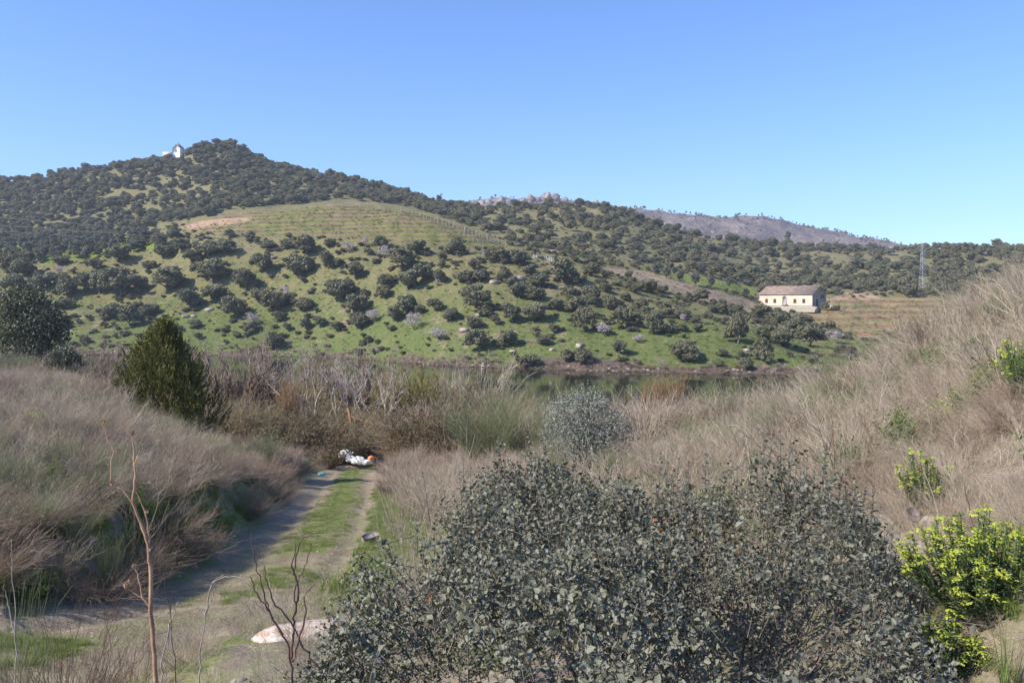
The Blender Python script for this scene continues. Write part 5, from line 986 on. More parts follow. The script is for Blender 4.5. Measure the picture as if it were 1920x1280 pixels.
BR = [([(249, 942), (253, 890), (251, 850), (248, 812)], .006, .002), ([(247, 940), (225, 915), (210, 905), (208, 870), (213, 848), (200, 820), (193, 790)], .004, .0015), ([(213, 848), (222, 842)], .002, .001), ([(252, 875), (260, 850), (263, 838)], .003, .001), ([(281, 1030), (278, 990), (272, 960), (262, 935), (256, 922)], .005, .002), ([(284, 1140), (268, 1120), (262, 1090), (252, 1060)], .005, .002), ([(268, 1122), (252, 1112), (236, 1100)], .003, .0012), ([(250, 860), (243, 850)], .002, .001)]
for i, (pp, a, b_) in enumerate(BR):
    g = Geo(); poly_tube(g, rel([ppt(u, v, D) for u, v in pp], o0), a*.62, b_*.7, seed=i+5, wob=.0012); link('branch', g.mesh('stalk_branch', M['stalk']), parent=e)
def seed_head(seed, s_):
    r = np.random.default_rng(seed); g = Geo(); P_ = rdir(30, r)*s_*.5; quads(g, P_, rdir(30, r), s_*.7, s_*.35); return g.mesh('seed_head', M['stalk'])
for i, (a, b_) in enumerate([(193, 790), (222, 842), (249, 812), (236, 1098), (243, 1090), (252, 1060), (210, 905), (275, 958), (282, 1030)]):
    link('seed_head', seed_head(i, .012), parent=e, loc=rel([ppt(a, b_, D)], o0)[0])
def sapling(name, base, paths, mat, label, cat, r0=.004, D=2.6):
    o0 = ppt(base[0], base[1], D); zz_ = gz(o0[0], D); o1 = (o0[0], D, zz_); e = bpy.data.objects.new(name, None); C.objects.link(e); e.location = o1; tag(e, label, cat)
    g = Geo(); poly_tube(g, rel([o1, o0], o1), r0*1.5, r0*1.2, seed=1, wob=.001); link('stem', g.mesh('sapling_stem', M[mat]), parent=e)
    for i, pp in enumerate(paths): g = Geo(); poly_tube(g, rel([ppt(u, v, D + .02*math.sin(i)) for u, v in pp], o1), r0*.9, r0*.3, 5, 5, i, .002); link('branch', g.mesh('sapling_branch', M[mat]), parent=e)
sapling('bare_sapling', (548, 1290), [[(548, 1290), (545, 1230), (530, 1190), (505, 1150), (495, 1110), (480, 1060), (470, 1000)], [(546, 1235), (550, 1190), (553, 1150), (552, 1110), (558, 1090), (572, 1060), (583, 1020)], [(553, 1150), (560, 1110), (552, 1070), (556, 1040), (575, 1005), (600, 998)], [(600, 1255), (570, 1215), (540, 1160), (510, 1120), (500, 1085), (495, 1060)], [(530, 1190), (500, 1140), (478, 1105), (470, 1080)], [(558, 1090), (548, 1065), (555, 1020)], [(548, 1240), (562, 1190), (574, 1150), (570, 1120), (590, 1095)]], 'darktwig', 'dark bare branching sapling in front of the pale boulder', 'sapling')
sapling('dry_reed', (372, 1290), [[(372, 1290), (377, 1220), (386, 1150), (398, 1120), (405, 1085), (418, 1080)], [(386, 1150), (400, 1090), (440, 1080), (470, 1100)]], 'palebark', 'pale arching dry reed right of the tall brown stalk', 'reed', .003, 2.9)
sapling('dry_reed', (302, 1290), [[(302, 1290), (305, 1240), (318, 1170), (322, 1160), (335, 1125)], [(318, 1170), (316, 1210)]], 'palebark', 'short pale dry reed touching the foot of the tall brown stalk', 'reed', .003, 2.7)
sapling('dry_reed', (330, 1290), [[(330, 1290), (325, 1200), (312, 1110), (305, 1040)], [(318, 1150), (325, 1110)]], 'darktwig', 'thin dark stem between the brown stalk and the pale reed', 'reed', .002, 2.8)
sapling('dry_reed', (28, 1290), [[(28, 1290), (30, 1180), (24, 1090), (20, 1010)], [(29, 1200), (15, 1130), (8, 1095)]], 'palebark', 'thin pale stem standing at the left edge', 'reed', .0025, 3.0)
sapling('bare_twig', (1795, 985), [[(1827, 1005), (1822, 970), (1812, 930), (1806, 905)], [(1822, 970), (1818, 950)]], 'darktwig', 'short dark bare twig above the large spurge', 'twig', .003, 4.4)
sapling('dry_reed', (1690, 860), [[(1690, 860), (1660, 780), (1625, 720), (1605, 680), (1598, 665)], [(1660, 780), (1650, 740)]], 'palebark', 'long leaning bleached stem on the right bank', 'reed', .006, 9.0)
sapling('dry_reed', (1738, 850), [[(1738, 850), (1725, 790), (1713, 740), (1710, 728)]], 'palebark', 'upright bleached stem right of the long leaning one', 'reed', .005, 9.0)

# ------------------------------------------------------------------ rocks and rubbish
def rock(me, px_, D, size, label, cat='rock', rz=0, dz=0, group=None, py_=None, name='rock'):
    p = at(px_, D)
    if py_ is not None: p.z = (HOR - py_)/F*D
    return link(name, me, loc=(p.x, p.y, p.z + dz), rz=rz, sc=size, label=label, cat=cat, group=group)
rock(PALE[0], 580, 6.9, (.42, .28, .17), 'long pale pinkish-white boulder beside the bush at lower left', rz=.15, py_=1190, name='pale_boulder')
rock(PALE[1], 505, 6.9, (.20, .17, .12), 'smaller pale boulder at the left end of the long one', rz=.5, py_=1198, name='pale_boulder')
gp = Geo(); box(gp, -.02, 0, -.02, 0, -.02, 0)
r5 = np.random.default_rng(8); rub = sorted([(r5.uniform(330, 480), r5.uniform(4.6, 5.6), r5.uniform(.03, .10)) for _ in range(26)])
for i, (a, b_, s_) in enumerate(rub):
    p = at(a, b_); pz = (HOR - (1262 + r5.uniform(-14, 18)))/F*b_
    link('rubble_stone', (PALE + ROCKS[:1])[i % 4], loc=(p.x, p.y, max(p.z, p.z)), rz=i, sc=(s_, s_*.8, s_*.7), label='pale broken stone in the rubble at the bottom left, %s from the left' % ordn(i), cat='stone', group='rubble stones at the bottom left')
CLOD = rock_mesh('clod', M['near'], 77)
tag(scatter('track_pebbles', *(lambda P, D_: (P, spin(len(P), .5), rng.uniform(.006, .032, len(P))*(.5 + np.clip(D_/14, 0, 1))))(*bank_pts(5200, lambda a, b, D, d, x: (np.abs(d) < 2.2) | (d > 0), 4.2, 34, pw=1.2, u0=-.65, u1=0)), ROCKS + [CLOD]), 'small stones lying on the dirt track', 'pebbles')
tag(scatter('bank_rubble', *(lambda P, D_: (P, spin(len(P), .5), rng.uniform(.03, .13, len(P))))(*bank_pts(260, lambda a, b, D, d, x: (d > 1.6) & ~BUSH(x, D) & (a > 1500), 4.8, 16)), ROCKS), 'scattered earth-coloured stones on the right bank', 'stones')
# stones on the far slope
fr_ = [(1, 930, 1000, 40), (1, 970, 995, 34), (1, 1370, 700, 40), (1, 1045, 965, 50), (1, 700, 990, 40), (2, 800, 722, 46), (2, 1210, 592, 60), (2, 870, 560, 60), (2, 1000, 540, 60), (2, 1300, 880, 60), (2, 1160, 900, 40), (2, 720, 800, 60), (2, 965, 905, 36), (2, 1170, 412, 70), (3, 480, 740, 40)]
fq = sorted([q for q in (place(c, a, b_, w_, w_*.6) for c, a, b_, w_ in fr_) if q], key=lambda q: q[0])
for i, (px_, py_, p, w, h) in enumerate(fq): link('slope_boulder', ROCKS[i % 4], loc=p, rz=i*1.1, sc=(w*.55, w*.5, w*.5), label='grey rock outcrop on the far grassy bank, %s from the left' % ordn(i), cat='rock', group='rock outcrops on the far bank')
xx_ = (1112 - 960)/F*177.0; link('pale_shore_block', PALE[2], loc=(xx_, 177.2, WATER + .6), sc=(2.6, 1.4, 1.6), label='pale rock block at the far waterline', cat='rock')
# dry-stone retaining wall on the far bank
def stone_run(name, px0, px1, py0, py1, n, hgt, label):
    p0, p1_ = hit(px0, py0, 150, 300), hit(px1, py1, 150, 300)
    if not p0 or not p1_: return
    e = bpy.data.objects.new(name, None); C.objects.link(e); e.location = p0; tag(e, label, 'wall'); r = random.Random(n)
    for i in range(n):
        for j in range(2):
            q = p0.lerp(p1_, (i + .5*j)/n); z = gz(q.x, q.y); o = bpy.data.objects.new('stone', ROCKS[(i + j) % 4]); C.objects.link(o); o.parent = e; L_ = (p1_ - p0).length/n*.62
            o.location = Vector((q.x, q.y, z + .1 + j*hgt*.55)) - p0; o.scale = (L_, .35, hgt*.6); o.rotation_euler = (0, 0, r.uniform(-.2, .2))
stone_run('stone_wall', 925, 1020, 638, 644, 22, .5, 'low dry-stone wall between the shore oaks on the far bank')
# outcrops on the mountain
for i, (px_, py_, w_) in enumerate([(905, 384, 22), (918, 380, 18), (942, 376, 18), (952, 380, 14), (995, 372, 18), (1008, 374, 14), (1026, 366, 16), (1040, 370, 18), (1058, 374, 14), (980, 377, 14), (1120, 384, 22), (968, 380, 12)]):
    D = 1225; link('rock_outcrop', OUTC[i % 4], loc=((px_ - 960)/F*D, D, (HOR - py_ - 2)/F*D), rz=i*2.1, sc=(w_*.5/F*D, w_*.5/F*D, w_*.48/F*D), label='rounded granite outcrop on the distant ridge, %s in building order from the left' % ordn(i) if False else ['bulging pale crag at the left end of the distant ridge', 'crag just right of the left-end one on the distant ridge', 'rust-coloured dome on the distant ridge', 'grey shoulder right of the rust-coloured dome', 'crag left of the highest crag group on the ridge', 'small crag beside the crag left of the summit', 'highest crag of the distant ridge, left half', 'highest crag of the distant ridge, right half', 'crag stepping down right of the highest one', 'low crag midway between rust dome and summit crags', 'brown crag isolated right of the summit group', 'small grey crag just right of the rust dome shoulder'][i], cat='rock', group='granite crags on the distant ridge')
# sacks and rubbish at the end of the track
M['white'] = solid('white_sack', (.66, .65, .63), (.82, .81, .80), 3, rough=.5, bdist=.04); M['orangep'] = solid('orange_plastic', (.70, .20, .05), (.80, .32, .12), 3, rough=.4); M['teal'] = solid('teal_plastic', (.10, .42, .36), (.35, .62, .55), 8, rough=.3); M['red'] = solid('red_plastic', (.52, .02, .04), (.68, .06, .08), 8, rough=.4)
M['slate'] = solid('grey_slab', (.17, .175, .185), (.28, .285, .30), 9, bdist=.003); M['rust'] = solid('rusty_brick', (.42, .14, .05), (.60, .25, .09), 6); M['purplegrey'] = solid('purple_slab', (.20, .17, .165), (.33, .28, .27), 9, bdist=.003)
def sack(name, mat, seed):
    r = np.random.default_rng(seed); nu, nv = 26, 16; th = np.linspace(0, 2*np.pi, nu, endpoint=False); ph = np.linspace(.05, np.pi-.05, nv); T, P_ = np.meshgrid(th, ph); d = np.stack([np.sin(P_)*np.cos(T), np.sin(P_)*np.sin(T), np.cos(P_)], -1).reshape(-1, 3)
    sg = lambda v, e_: np.sign(v)*np.abs(v)**e_
    v = np.stack([sg(d[:, 0], .7), sg(d[:, 1], .75)*.62, sg(d[:, 2], .8)*.42 + .3], 1); cr = .07*np.sin(d[:, 0]*9 + seed)*np.sin(d[:, 1]*7) + .05*fbm(d[:, 0]*5 + seed, d[:, 2]*5 + d[:, 1]*4, 3); v = v*(1 + cr)[:, None]; v[:, 2] -= .18*v[:, 0]**2*(seed % 2)
    i = np.arange(nu*nv).reshape(nv, nu); nx = np.roll(i, -1, 1); g = Geo(); g.add(v, Q=np.stack([i[:-1], i[1:], nx[1:], nx[:-1]], -1).reshape(-1, 4)); a_ = np.linspace(0, 1, 4)
    tubes(g, np.array([[[.92, 0, .3], [1.05, 0, .34], [1.12, .02, .38], [1.2, .05, .44]]]), np.array([[.14, .06, .05, .12]]), 8); return g.mesh(name, M[mat], smooth=True)
SK = [sack('sack', 'white', s_) for s_ in (1, 2, 3)]
for i, (px_, py_, D, s_, mt, lb) in enumerate([(647, 852, 45.6, .34, 0, 'white plastic sack standing at the top left of the rubbish heap'), (657, 860, 45, .32, 1, 'white plastic sack second from the left in the rubbish heap'), (672, 864, 44.6, .42, 2, 'largest white plastic sack in the middle of the rubbish heap'), (689, 865, 44.2, .26, 0, 'white plastic sack beside the orange scrap'), (638, 852, 45.8, .20, 1, 'small white rag at the left end of the rubbish heap')]):
    x = (px_-960)/F*D; link('plastic_sack', SK[mt], loc=(x, D, (HOR - py_ - 4)/F*D), rz=i*1.3, sc=(s_, s_, s_*(1.5 if i == 0 else 1.1)), label=lb, cat='sack', group='white sacks dumped at the end of the track')
x = (696-960)/F*44.3; g = Geo(); r = np.random.default_rng(4); quads(g, rdir(40, r)*.16, rdir(40, r), .26, .2); link('orange_scrap', sack('orange_scrap', 'orangep', 5), loc=(x, 44.3, (HOR-862)/F*44.3), sc=(.17, .2, .3), rz=.5, label='crumpled orange plastic scrap at the right end of the rubbish heap', cat='rubbish')
p = at(603, 37); link('teal_plastic', sack('teal_plastic', 'teal', 6), loc=p + Vector((0, 0, .05)), sc=(.17, .14, .2), rz=.4, label='crumpled teal plastic beside the far end of the track', cat='rubbish')
def mound(px_, py_, D, w, h, label):
    x = (px_-960)/F*D; me = rock_mesh('earth_mound', M['near'], int(px_), (20, 10), 1, .1, False); link('earth_mound', me, loc=(x, D, (HOR-py_)/F*D - h*.6), sc=(w, w*.6, h), label=label, cat='mound')
mound(655, 880, 45.0, 1.3, .55, 'earth mound carrying the dumped white sacks')
def slab(name, mat, px_, py_, D, L_, Wd, Th, rz, tilt, label, seed=0):
    r = np.random.default_rng(seed); g = Geo(); poly = [(-L_/2, -Wd*.4), (-L_*.2, -Wd*.52), (L_*.42, -Wd*.45), (L_*.5, .02), (L_*.38, Wd*.45), (-L_*.1, Wd*.5), (-L_*.48, Wd*.3)]; prism(g, poly, (1, 0, 0), (0, 1, 0), (0, 0, -1), (0, 0, Th), Th)
    q = hit(px_, py_, 2.5, 30) or Vector(((px_-960)/F*D, D, (HOR-py_)/F*D)); sc_ = q.y/D; o = link(name, g.mesh(name, M[mat]), loc=q + Vector((0, 0, .02 + Th)), sc=sc_, label=label, cat='slab'); o.rotation_euler = (tilt[0], tilt[1], rz); return o
slab('grey_slab', 'slate', 1672, 972, 5.1, .19, .08, .015, .35, (.25, -.40), 'grey slate slab lying below the middle spurge')
slab('stone_slab', 'purplegrey', 1706, 988, 5.0, .07, .08, .04, .1, (.9, .1), 'pale purple-grey block leaning against the grey slab', 1)
slab('broken_tile', 'rust', 1694, 940, 5.2, .035, .03, .02, .4, (.5, 0), 'rusty orange brick fragment above the grey slab', 2)
slab('stone_slab', 'purplegrey', 694, 1018, 8.6, .17, .09, .05, .7, (.3, -.1), 'purplish stone slab at the left edge of the holm oak bush', 3)
p3_ = [tuple((hit(a, b_, 2.5, 30) or Vector(ppt(a, b_, 5))) + Vector((0, 0, .03))) for a, b_ in ((1750, 937), (1762, 950), (1778, 962), (1802, 972))]; g = Geo()
for k in range(5): poly_tube(g, [(a + .006*math.sin(k*2+i), b_, c_ + .006*math.cos(k*2+i)) for i, (a, b_, c_) in enumerate(rel(p3_, p3_[0]))], .0022, .0016, 5, 6, k, .004)
link('red_twine', g.mesh('red_twine', M['red']), loc=p3_[0], label='frayed red plastic twine lying below the middle spurge', cat='twine')

# ------------------------------------------------------------------ vineyard posts, guards
M['post'] = solid('post', (.34, .31, .26), (.50, .47, .41), 3)
def post_mesh(h, r0): g = Geo(); tubes(g, np.array([[[0, 0, -.3], [0, 0, h*.5], [0, 0, h]]]), np.array([[r0, r0, r0*.9]]), 6); g.add([(0, 0, h)] + [(r0*.9*math.cos(k*1.047), r0*.9*math.sin(k*1.047), h) for k in range(6)], T=[(0, k+1, (k+1) % 6 + 1) for k in range(6)]); return g.mesh('vine_post', M['post'])
PM = post_mesh(1.8, .055); posts = []
for (a, b_, n_) in (((745, 392), (948, 459), 30), ((820, 412), (935, 454), 12), ((860, 436), (905, 460), 6), ((640, 386), (740, 388), 7)):
    for i in range(n_):
        t = i/(n_-1); q = hit(a[0] + (b_[0]-a[0])*t + random.uniform(-1, 1), a[1] + (b_[1]-a[1])*t + 3, 240, 340)
        if q: posts.append(q)
posts.sort(key=lambda q: q.x/q.y)
for i, q in enumerate(posts): o = link('vine_post', PM, loc=q, label='pale wooden vineyard post, %s from the left on the terraced hill' % ordn(i), cat='post', group='posts on the terraced vineyard hill'); o.rotation_euler = (random.uniform(-.04, .04), random.uniform(-.04, .04), 0)
M['guard'] = solid('vine_guard', (.60, .62, .68), (.74, .76, .82), 3); GM = post_mesh(.9, .11); GM.materials[0] = M['guard']
for i in range(13):
    q = hit(1000 + i*3.1, 483 + i*.55, 225, 320)
    if q: link('vine_guard', GM, loc=q, label='white vine guard in the short row by the hill path, %s from left' % ordn(i), cat='vine guard', group='row of white vine guards')
# low young vines along the terraces
vp = []
for k in range(2600):
    i = rng.integers(0, 1)
    px_ = rng.uniform(340, 950); py_ = rng.uniform(380, 466)
    if pip(np.array(px_), np.array(py_), VINE): vp.append((px_, py_))
vu = np.array([(a - 960)/F for a, b_ in vp]); vD = rng.uniform(262, 306, len(vp)); vx = vu*vD; vz = Hf(vx, vD); per_ = 1.61; ph_ = (vz/per_) % 1; keep = (ph_ < .25) & pip(vu*F + 960, HOR - vz/vD*F, VINE)
tag(scatter('young_vines', np.stack([vx, vD, vz], 1)[keep], spin(int(keep.sum()), .1), rng.uniform(.5, .9, int(keep.sum())), K['mauveF'] + K['strawF']), 'leafless young vines and dry weeds along the terraces', 'vines')

# ------------------------------------------------------------------ the cream warehouse
M['cream'] = solid('cream_render', (.60, .48, .36), (.72, .60, .455), .6, bdist=.01); M['creamside'] = M['cream']
M['stonew'] = solid('terrace_stone', (.34, .29, .23), (.60, .53, .42), 1.4, bdist=.06)
M['tile'] = solid('roof_tile', (.225, .160, .125), (.35, .265, .215), .9, bdist=.02); M['doorp'] = solid('grey_door', (.26, .25, .28), (.36, .35, .38), 2); M['dark'] = solid('window_dark', (.07, .045, .035), (.12, .07, .05), 3); M['frame'] = solid('brick_frame', (.42, .25, .17), (.52, .33, .23), 3)
A_ = Vector(((1424-960)/F*277, 277, 0)); B_ = Vector(((1523-960)/F*265, 265, 0)); L_ = (B_ - A_).length; ang = math.atan2(B_.y - A_.y, B_.x - A_.x); zb = -2.15; HW = 3.6; DW = 9.5; RS = 2.35
e = bpy.data.objects.new('cream_warehouse', None); C.objects.link(e); e.location = (A_.x, A_.y, zb); e.rotation_euler = (0, 0, ang); tag(e, 'long cream warehouse with a brown tiled gable roof above the far bank', 'building')
OPEN = [(.14, .62, .55), (.30, .62, .55), (.68, .62, .55), (.845, .62, .55)]
def wall_with_holes(g, L, Hh, holes, th=.35):
    xs2 = sorted({0, L} | {h[0] for h in holes} | {h[1] for h in holes}); zs2 = sorted({0, Hh} | {h[2] for h in holes} | {h[3] for h in holes})
    for i in range(len(xs2)-1):
        for j in range(len(zs2)-1):
            cx, cz = (xs2[i]+xs2[i+1])/2, (zs2[j]+zs2[j+1])/2
            if any(h[0] < cx < h[1] and h[2] < cz < h[3] for h in holes): continue
            a, b2, c, d = xs2[i], xs2[i+1], zs2[j], zs2[j+1]; g.add([(a, 0, c), (b2, 0, c), (b2, 0, d), (a, 0, d), (a, th, c), (b2, th, c), (b2, th, d), (a, th, d)], Q=[(0, 1, 2, 3), (7, 6, 5, 4)])
    for h in holes + [(0, L, 0, Hh)]:
        a, b2, c, d = h; V = [(a, 0, c), (b2, 0, c), (b2, 0, d), (a, 0, d), (a, th, c), (b2, th, c), (b2, th, d), (a, th, d)]; g.add(V, Q=[(0, 1, 5, 4), (1, 2, 6, 5), (2, 3, 7, 6), (3, 0, 4, 7)])
g = Geo(); holes = [(f*L_ - .40, f*L_ + .40, .95, 2.05) for f, _, _ in OPEN] + [(.485*L_ - .6, .485*L_ + .6, 0, 2.45)]
wall_with_holes(g, L_, HW, holes); link('front_wall', g.mesh('front_wall', M['cream']), parent=e)
g = Geo(); box(g, 0, L_, DW - .35, DW, 0, HW); link('back_wall', g.mesh('back_wall', M['cream']), parent=e)
gab = [(.35, 0), (DW - .35, 0), (DW - .35, HW), (DW/2, HW + RS - .05), (.35, HW)]
M['gable'] = solid('gable_stone', (.30, .25, .20), (.42, .36, .30), 1.2, bdist=.05)
for x_, nm in ((L_ - .35, 'gable_wall'), (0, 'gable_wall')):
    g = Geo(); prism(g, gab, (0, 1, 0), (0, 0, 1), (1, 0, 0), (x_, 0, 0), .35); w_ = link(nm, g.mesh(nm, M['gable']), parent=e)
    if x_ > 1:
        for (yy, z0, z1, ww) in ((3.2, 0.0, 2.1, 1.1), (6.3, 2.3, 3.4, .9), (7.6, 2.3, 3.4, .6)): g = Geo(); box(g, L_ - .02, L_ + .03, yy - ww/2, yy + ww/2, z0, z1); link('opening', g.mesh('opening', M['dark']), parent=e)
# roof of two pitches, each laid in courses
ov = .35
for side in (0, 1):
    y0, y1 = (-ov, DW/2) if side == 0 else (DW + ov, DW/2); nC = 12; sl = RS/(DW/2); g = Geo()
    ztop = lambda y: HW + RS - abs(y - DW/2)*sl
    for c in range(nC):
        a = y0 + (y1 - y0)*c/nC; b2 = y0 + (y1 - y0)*(c + 1.12 if c < nC-1 else c+1)/nC; za, zc = ztop(a), ztop(b2); t_ = .11
        V = [(-.3, a, za), (L_ + .3, a, za), (L_ + .3, b2, zc), (-.3, b2, zc), (-.3, a, za + t_), (L_ + .3, a, za + t_), (L_ + .3, b2, zc + .03), (-.3, b2, zc + .03)]; g.add(V, Q=[(0, 3, 2, 1), (4, 5, 6, 7), (0, 1, 5, 4), (1, 2, 6, 5), (2, 3, 7, 6), (3, 0, 4, 7)])
    link('roof', g.mesh('roof', M['tile']), parent=e)
g = Geo(); tubes(g, np.array([[[-.3, DW/2, HW + RS + .1], [L_ + .3, DW/2, HW + RS + .1]]]), np.array([[.13, .13]]), 6); link('ridge_tiles', g.mesh('ridge_tiles', M['tile']), parent=e)
for f, _, _ in OPEN:
    w_ = bpy.data.objects.new('window', None); x_ = f*L_; g = Geo(); box(g, x_ - .40, x_ + .40, .16, .2, .95, 2.05); w_ = link('window', g.mesh('window_shutter', M['dark']), parent=e)
    g = Geo(); wall = [(x_ - .52, x_ - .40, .85, 2.17), (x_ + .40, x_ + .52, .85, 2.17)]
    for a, b2, z0, z1 in wall: box(g, a, b2, -.04, .06, z0, z1)
    box(g, x_ - .40, x_ + .40, -.04, .06, 2.05, 2.17); box(g, x_ - .40, x_ + .40, -.07, .06, .85, .95); link('frame', g.mesh('window_frame', M['frame']), parent=w_)
xd = .485*L_; g = Geo(); n_ = 10; arch = [(-.6, 0), (.6, 0), (.6, 2.3)] + [(.6*math.cos(math.pi*k/n_), 2.3 + .6*math.sin(math.pi*k/n_)) for k in range(1, n_)] + [(-.6, 2.3)]
prism(g, arch, (1, 0, 0), (0, 0, 1), (0, 1, 0), (xd, -.03, 0), .15); dr = link('arched_door', g.mesh('arched_door', M['doorp']), parent=e)
g = Geo(); N2 = 12
for k in range(N2):
    a0, a1 = math.pi*k/N2, math.pi*(k+1)/N2; V = [(xd + R_*math.cos(a), y_, 2.3 + R_*math.sin(a)) for y_ in (-.07, -.02) for a, R_ in ((a0, .6), (a0, .74), (a1, .74), (a1, .6))]; g.add(V, Q=[(0, 1, 2, 3), (7, 6, 5, 4), (0, 4, 5, 1), (1, 5, 6, 2), (2, 6, 7, 3), (3, 7, 4, 0)])
for s_ in (-1, 1): box(g, xd + s_*.67 - .07, xd + s_*.67 + .07, -.07, -.02, 0, 2.3)
link('arch', g.mesh('door_arch', M['frame']), parent=dr)
def wpart(g): return [0]
# terrace of rough stone in front (its stones laid in courses)
tw = bpy.data.objects.new('terrace_wall', None); C.objects.link(tw); tw.location = (A_.x, A_.y, zb); tw.rotation_euler = (0, 0, ang); tag(tw, 'rough stone terrace wall under the front of the cream warehouse', 'wall')
g = Geo(); box(g, .6, L_ + 2.2, -3.2, -.05, -1.9, -.12); link('core', g.mesh('terrace_core', M['stonew']), parent=tw)
rr = random.Random(3); SB = []
for k in range(4): g = Geo(); box(g, -.5, .5, -.5, .5, -.5, .5); me = g.mesh('stone', M['stonew']); me.vertices.foreach_set('co', (np.array([c for v in me.vertices for c in v.co]) * (1 + .16*(np.random.default_rng(k).random(24) - .5)))); SB.append(me)
for row in range(4):
    x_ = .5
    while x_ < L_ + 2.1:
        w_ = rr.uniform(.5, 1.0); o = bpy.data.objects.new('stone', SB[rr.randrange(4)]); C.objects.link(o); o.parent = tw; o.location = (x_ + w_/2, -3.22 - rr.random()*.06, -1.65 + row*.44); o.scale = (w_*.93, .22, .40); x_ += w_
g = Geo(); box(g, -2.6, 0, .6, 3.2, -.5, 2.0); an = link('low_annexe', g.mesh('low_annexe', M['cream']), label='low cream annexe wall against the left end of the warehouse', cat='building'); an.location = (A_.x, A_.y, zb); an.rotation_euler = (0, 0, ang)
for k, (dx, lb) in enumerate(((-4.4, 'left leaning concrete ramp slab beside the warehouse annexe'), (-3.4, 'right leaning concrete ramp slab beside the warehouse annexe'))):
    g = Geo(); box(g, -.12, .12, -.8, .8, -1.5, 1.5); o = link('leaning_slab', g.mesh('leaning_slab', M['stonew']), label=lb, cat='slab'); v = Matrix.Rotation(ang, 3, 'Z') @ Vector((dx, 1.0, .5)); o.location = Vector((A_.x, A_.y, zb)) + v; o.rotation_euler = (0, .75, ang)
# ruined outbuilding to the right
rb_ = bpy.data.objects.new('ruined_shed', None); C.objects.link(rb_); q = Vector(((1548-960)/F*268, 268, 0)); rb_.location = (q.x, q.y, zb - .9); rb_.rotation_euler = (0, 0, -.25); tag(rb_, 'ruined pale stone shed right of the cream warehouse', 'building')
g = Geo(); prism(g, [(0, 0), (4.2, 0), (4.1, 1.2), (3.0, 2.4), (2.2, 2.2), (1.2, 2.9), (0, 2.9)], (1, 0, 0), (0, 0, 1), (0, 1, 0), (-2, 0, 0), .4); link('front_wall', g.mesh('ruin_front', M['stonew']), parent=rb_)
g = Geo(); prism(g, [(.4, 0), (3.6, 0), (3.6, 2.6), (.4, 2.9)], (0, 1, 0), (0, 0, 1), (1, 0, 0), (-2, 0, 0), .4); box(g, 1.8, 2.2, .4, 3.6, 0, 1.2); link('side_wall', g.mesh('ruin_side', M['stonew']), parent=rb_)
g = Geo(); V = [(1.8, -.3, 1.6), (3.4, .2, 2.5), (3.3, 2.0, 2.6), (1.8, 2, 1.7)]; g.add(V + [(a, b_, c_ - .12) for a, b_, c_ in V], Q=[(0, 1, 2, 3), (7, 6, 5, 4), (0, 4, 5, 1), (1, 5, 6, 2), (2, 6, 7, 3), (3, 7, 4, 0)]); link('roof_slab', g.mesh('ruin_roof', M['tile']), parent=rb_)

# ------------------------------------------------------------------ the white chapel on the hill
M['lime'] = solid('limewash', (.76, .76, .76), (.84, .84, .84), .5, bdist=.01); M['spire'] = solid('dark_roof', (.10, .09, .085), (.17, .15, .14), 1)
D = 552; px0 = 323; cz = (HOR - 286.5)/F*D; ch = bpy.data.objects.new('white_chapel', None); C.objects.link(ch); ch.location = ((px0-960)/F*D, D, cz); ch.rotation_euler = (0, 0, -.2); tag(ch, 'small white chapel with a dark pointed roof near the hilltop', 'chapel')
cw, cd, chh = 5.2, 5.0, 3.0
g = Geo(); prism(g, [(0, -3), (cw, -3), (cw, chh), (cw*.72, chh + .9), (cw/2, chh + 2.4), (cw*.28, chh + .9), (0, chh)], (1, 0, 0), (0, 0, 1), (0, 1, 0), (0, 0, 0), .4); fw = link('front_wall', g.mesh('chapel_front', M['lime']), parent=ch)
g = Geo(); box(g, 0, .4, .4, cd, -3, chh); box(g, cw - .4, cw, .4, cd, -3, chh); box(g, .4, cw - .4, cd - .4, cd, -3, chh); link('side_walls', g.mesh('chapel_sides', M['lime']), parent=ch)
g = Geo(); g.add([(-.2, .45, chh), (cw + .2, .45, chh), (cw + .2, cd + .2, chh), (-.2, cd + .2, chh), (cw/2, cd/2 + .2, chh + 3.3)], T=[(0, 1, 4), (1, 2, 4), (2, 3, 4), (3, 0, 4)], Q=[(3, 2, 1, 0)]); rf = link('roof', g.mesh('chapel_roof', M['spire']), parent=ch)
g = Geo(); box(g, cw/2 - .05, cw/2 + .05, cd/2 + .15, cd/2 + .25, chh + 3.2, chh + 4.1); box(g, cw/2 - .3, cw/2 + .3, cd/2 + .16, cd/2 + .24, chh + 3.75, chh + 3.85); link('cross', g.mesh('cross', M['spire']), parent=rf)
g = Geo(); prism(g, [(-.45, 0), (.45, 0), (.45, 1.5), (.25, 1.9), (0, 2.0), (-.25, 1.9), (-.45, 1.5)], (1, 0, 0), (0, 0, 1), (0, 1, 0), (cw*.5, -.04, 0), .06); link('door', g.mesh('chapel_door', M['dark']), parent=ch)
g = Geo(); prism(g, [(-.3, 0), (.3, 0), (.3, .5), (0, .75), (-.3, .5)], (1, 0, 0), (0, 0, 1), (0, 1, 0), (cw*.5, -.04, chh + .9), .06); link('bell_opening', g.mesh('bell_opening', M['dark']), parent=ch)
g = Geo(); box(g, -5.6, 0.2, -1.4, -1.0, -2.2, .35); box(g, -5.6, -5.2, -1.0, 2.5, -2.2, .35); o = link('chapel_terrace_wall', g.mesh('chapel_terrace', solid('pale_plaster', (.58, .50, .42), (.72, .66, .58), .6)), label='pale terrace wall running left from the white chapel', cat='wall'); o.location = ch.location; o.rotation_euler = (0, 0, -.15)

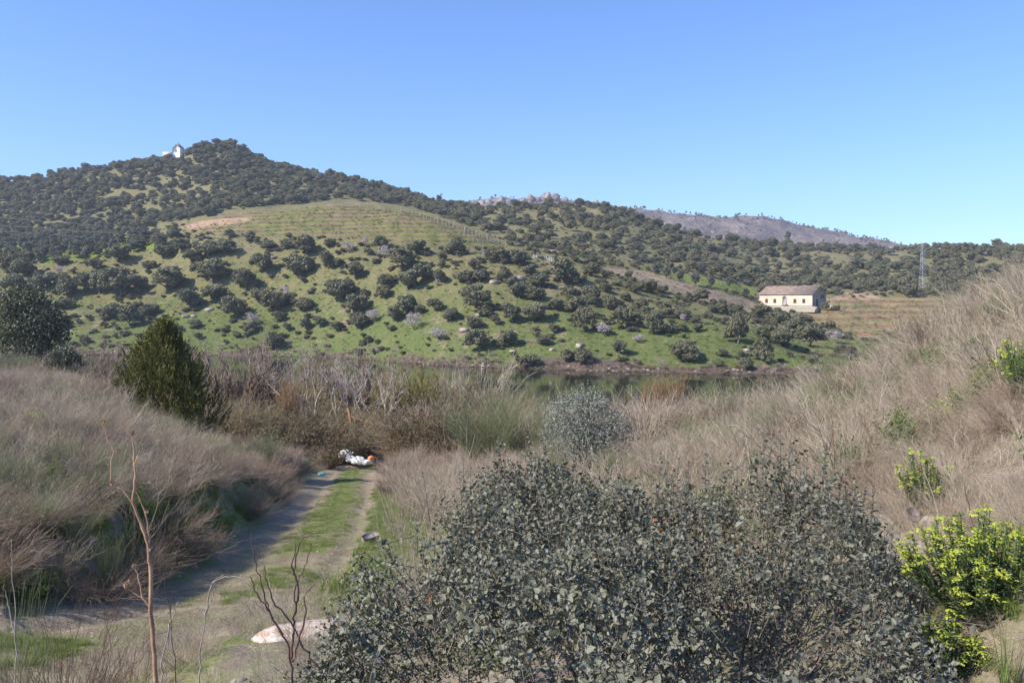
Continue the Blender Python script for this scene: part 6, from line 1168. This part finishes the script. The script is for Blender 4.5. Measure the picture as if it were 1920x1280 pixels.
# ------------------------------------------------------------------ pylon and power lines
M['steel'] = solid('galvanised_steel', (.42, .44, .46), (.56, .58, .60), 2, rough=.5)
D = 348; pxp = 1730; xb = (pxp-960)/F*D; z0 = (HOR-548)/F*D; z1 = (HOR-459)/F*D; py_ = bpy.data.objects.new('electricity_pylon', None); C.objects.link(py_); py_.location = (xb, D, z0); py_.rotation_euler = (0, 0, .35); tag(py_, 'grey lattice electricity pylon standing among the oaks at right', 'pylon'); hh = z1 - z0
hw = lambda t: 1.15*(1 - t) + .28*t
for sx_, sy_ in ((-1, -1), (1, -1), (1, 1), (-1, 1)): g = Geo(); tubes(g, np.array([[[sx_*hw(0), sy_*hw(0), -2], [sx_*hw(1), sy_*hw(1), hh]]]), np.array([[.09, .06]]), 4); link('leg', g.mesh('pylon_leg', M['steel']), parent=py_)
for k in range(12):
    ta, tb = k/12, (k+1)/12; a, b_ = hw(ta), hw(tb); za, zc = hh*ta, hh*tb; g = Geo(); cA = [(-a, -a, za), (a, -a, za), (a, a, za), (-a, a, za)]; cB = [(-b_, -b_, zc), (b_, -b_, zc), (b_, b_, zc), (-b_, b_, zc)]
    for i in range(4):
        j = (i+1) % 4; tubes(g, np.array([[cA[i], cB[j]], [cA[j], cB[i]], [cB[i], cB[j]]]), np.full((3, 2), .04), 3)
    link('bracing', g.mesh('pylon_bracing', M['steel']), parent=py_)
for zf, wd in ((.97, 1.4), (.88, 1.9), (.79, 1.4)): g = Geo(); z_ = hh*zf; tubes(g, np.array([[[-wd, 0, z_], [wd, 0, z_]], [[-wd, 0, z_], [0, 0, z_ + .7]], [[wd, 0, z_], [0, 0, z_ + .7]]]), np.full((3, 2), .06), 4); link('crossarm', g.mesh('pylon_crossarm', M['steel']), parent=py_)
for i, (ya, yb) in enumerate(((372, 394), (388, 411), (402, 420), (412, 427))):
    g = Geo(); n_ = 40; t = np.linspace(0, 1, n_); a = np.array(ppt(-500, ya - 22, 215)); b_ = np.array([xb + (-1.4 if i < 2 else 1.4), D, z0 + hh*(.97 - .09*i)]); P_ = a[None]*(1-t)[:, None] + b_[None]*t[:, None]; P_[:, 2] -= 4*(5.0 + i*.3)*t*(1-t); tubes(g, P_[None], np.full((1, n_), .022), 4)
    link('power_line', g.mesh('power_line', M['steel']), label='thin power line crossing the hillside, %s from the top' % ORD[i], cat='power line', group='power lines across the hill')

# ------------------------------------------------------------------ air
hm = bpy.data.materials.new('haze'); hm.use_nodes = True; hn = hm.node_tree; hn.nodes.clear()
ho = hn.nodes.new('ShaderNodeOutputMaterial'); hv = hn.nodes.new('ShaderNodeVolumePrincipled'); hv.inputs['Color'].default_value = (.80, .86, 1.0, 1); hv.inputs['Density'].default_value = .00020; hv.inputs['Anisotropy'].default_value = .1
hn.links.new(hv.outputs[0], ho.inputs['Volume'])
g = Geo(); box(g, -1400, 1400, -60, 1700, -19.5, 175); link('haze', g.mesh('haze', hm), kind='stuff', label='thin bluish air over the whole valley', cat='haze')
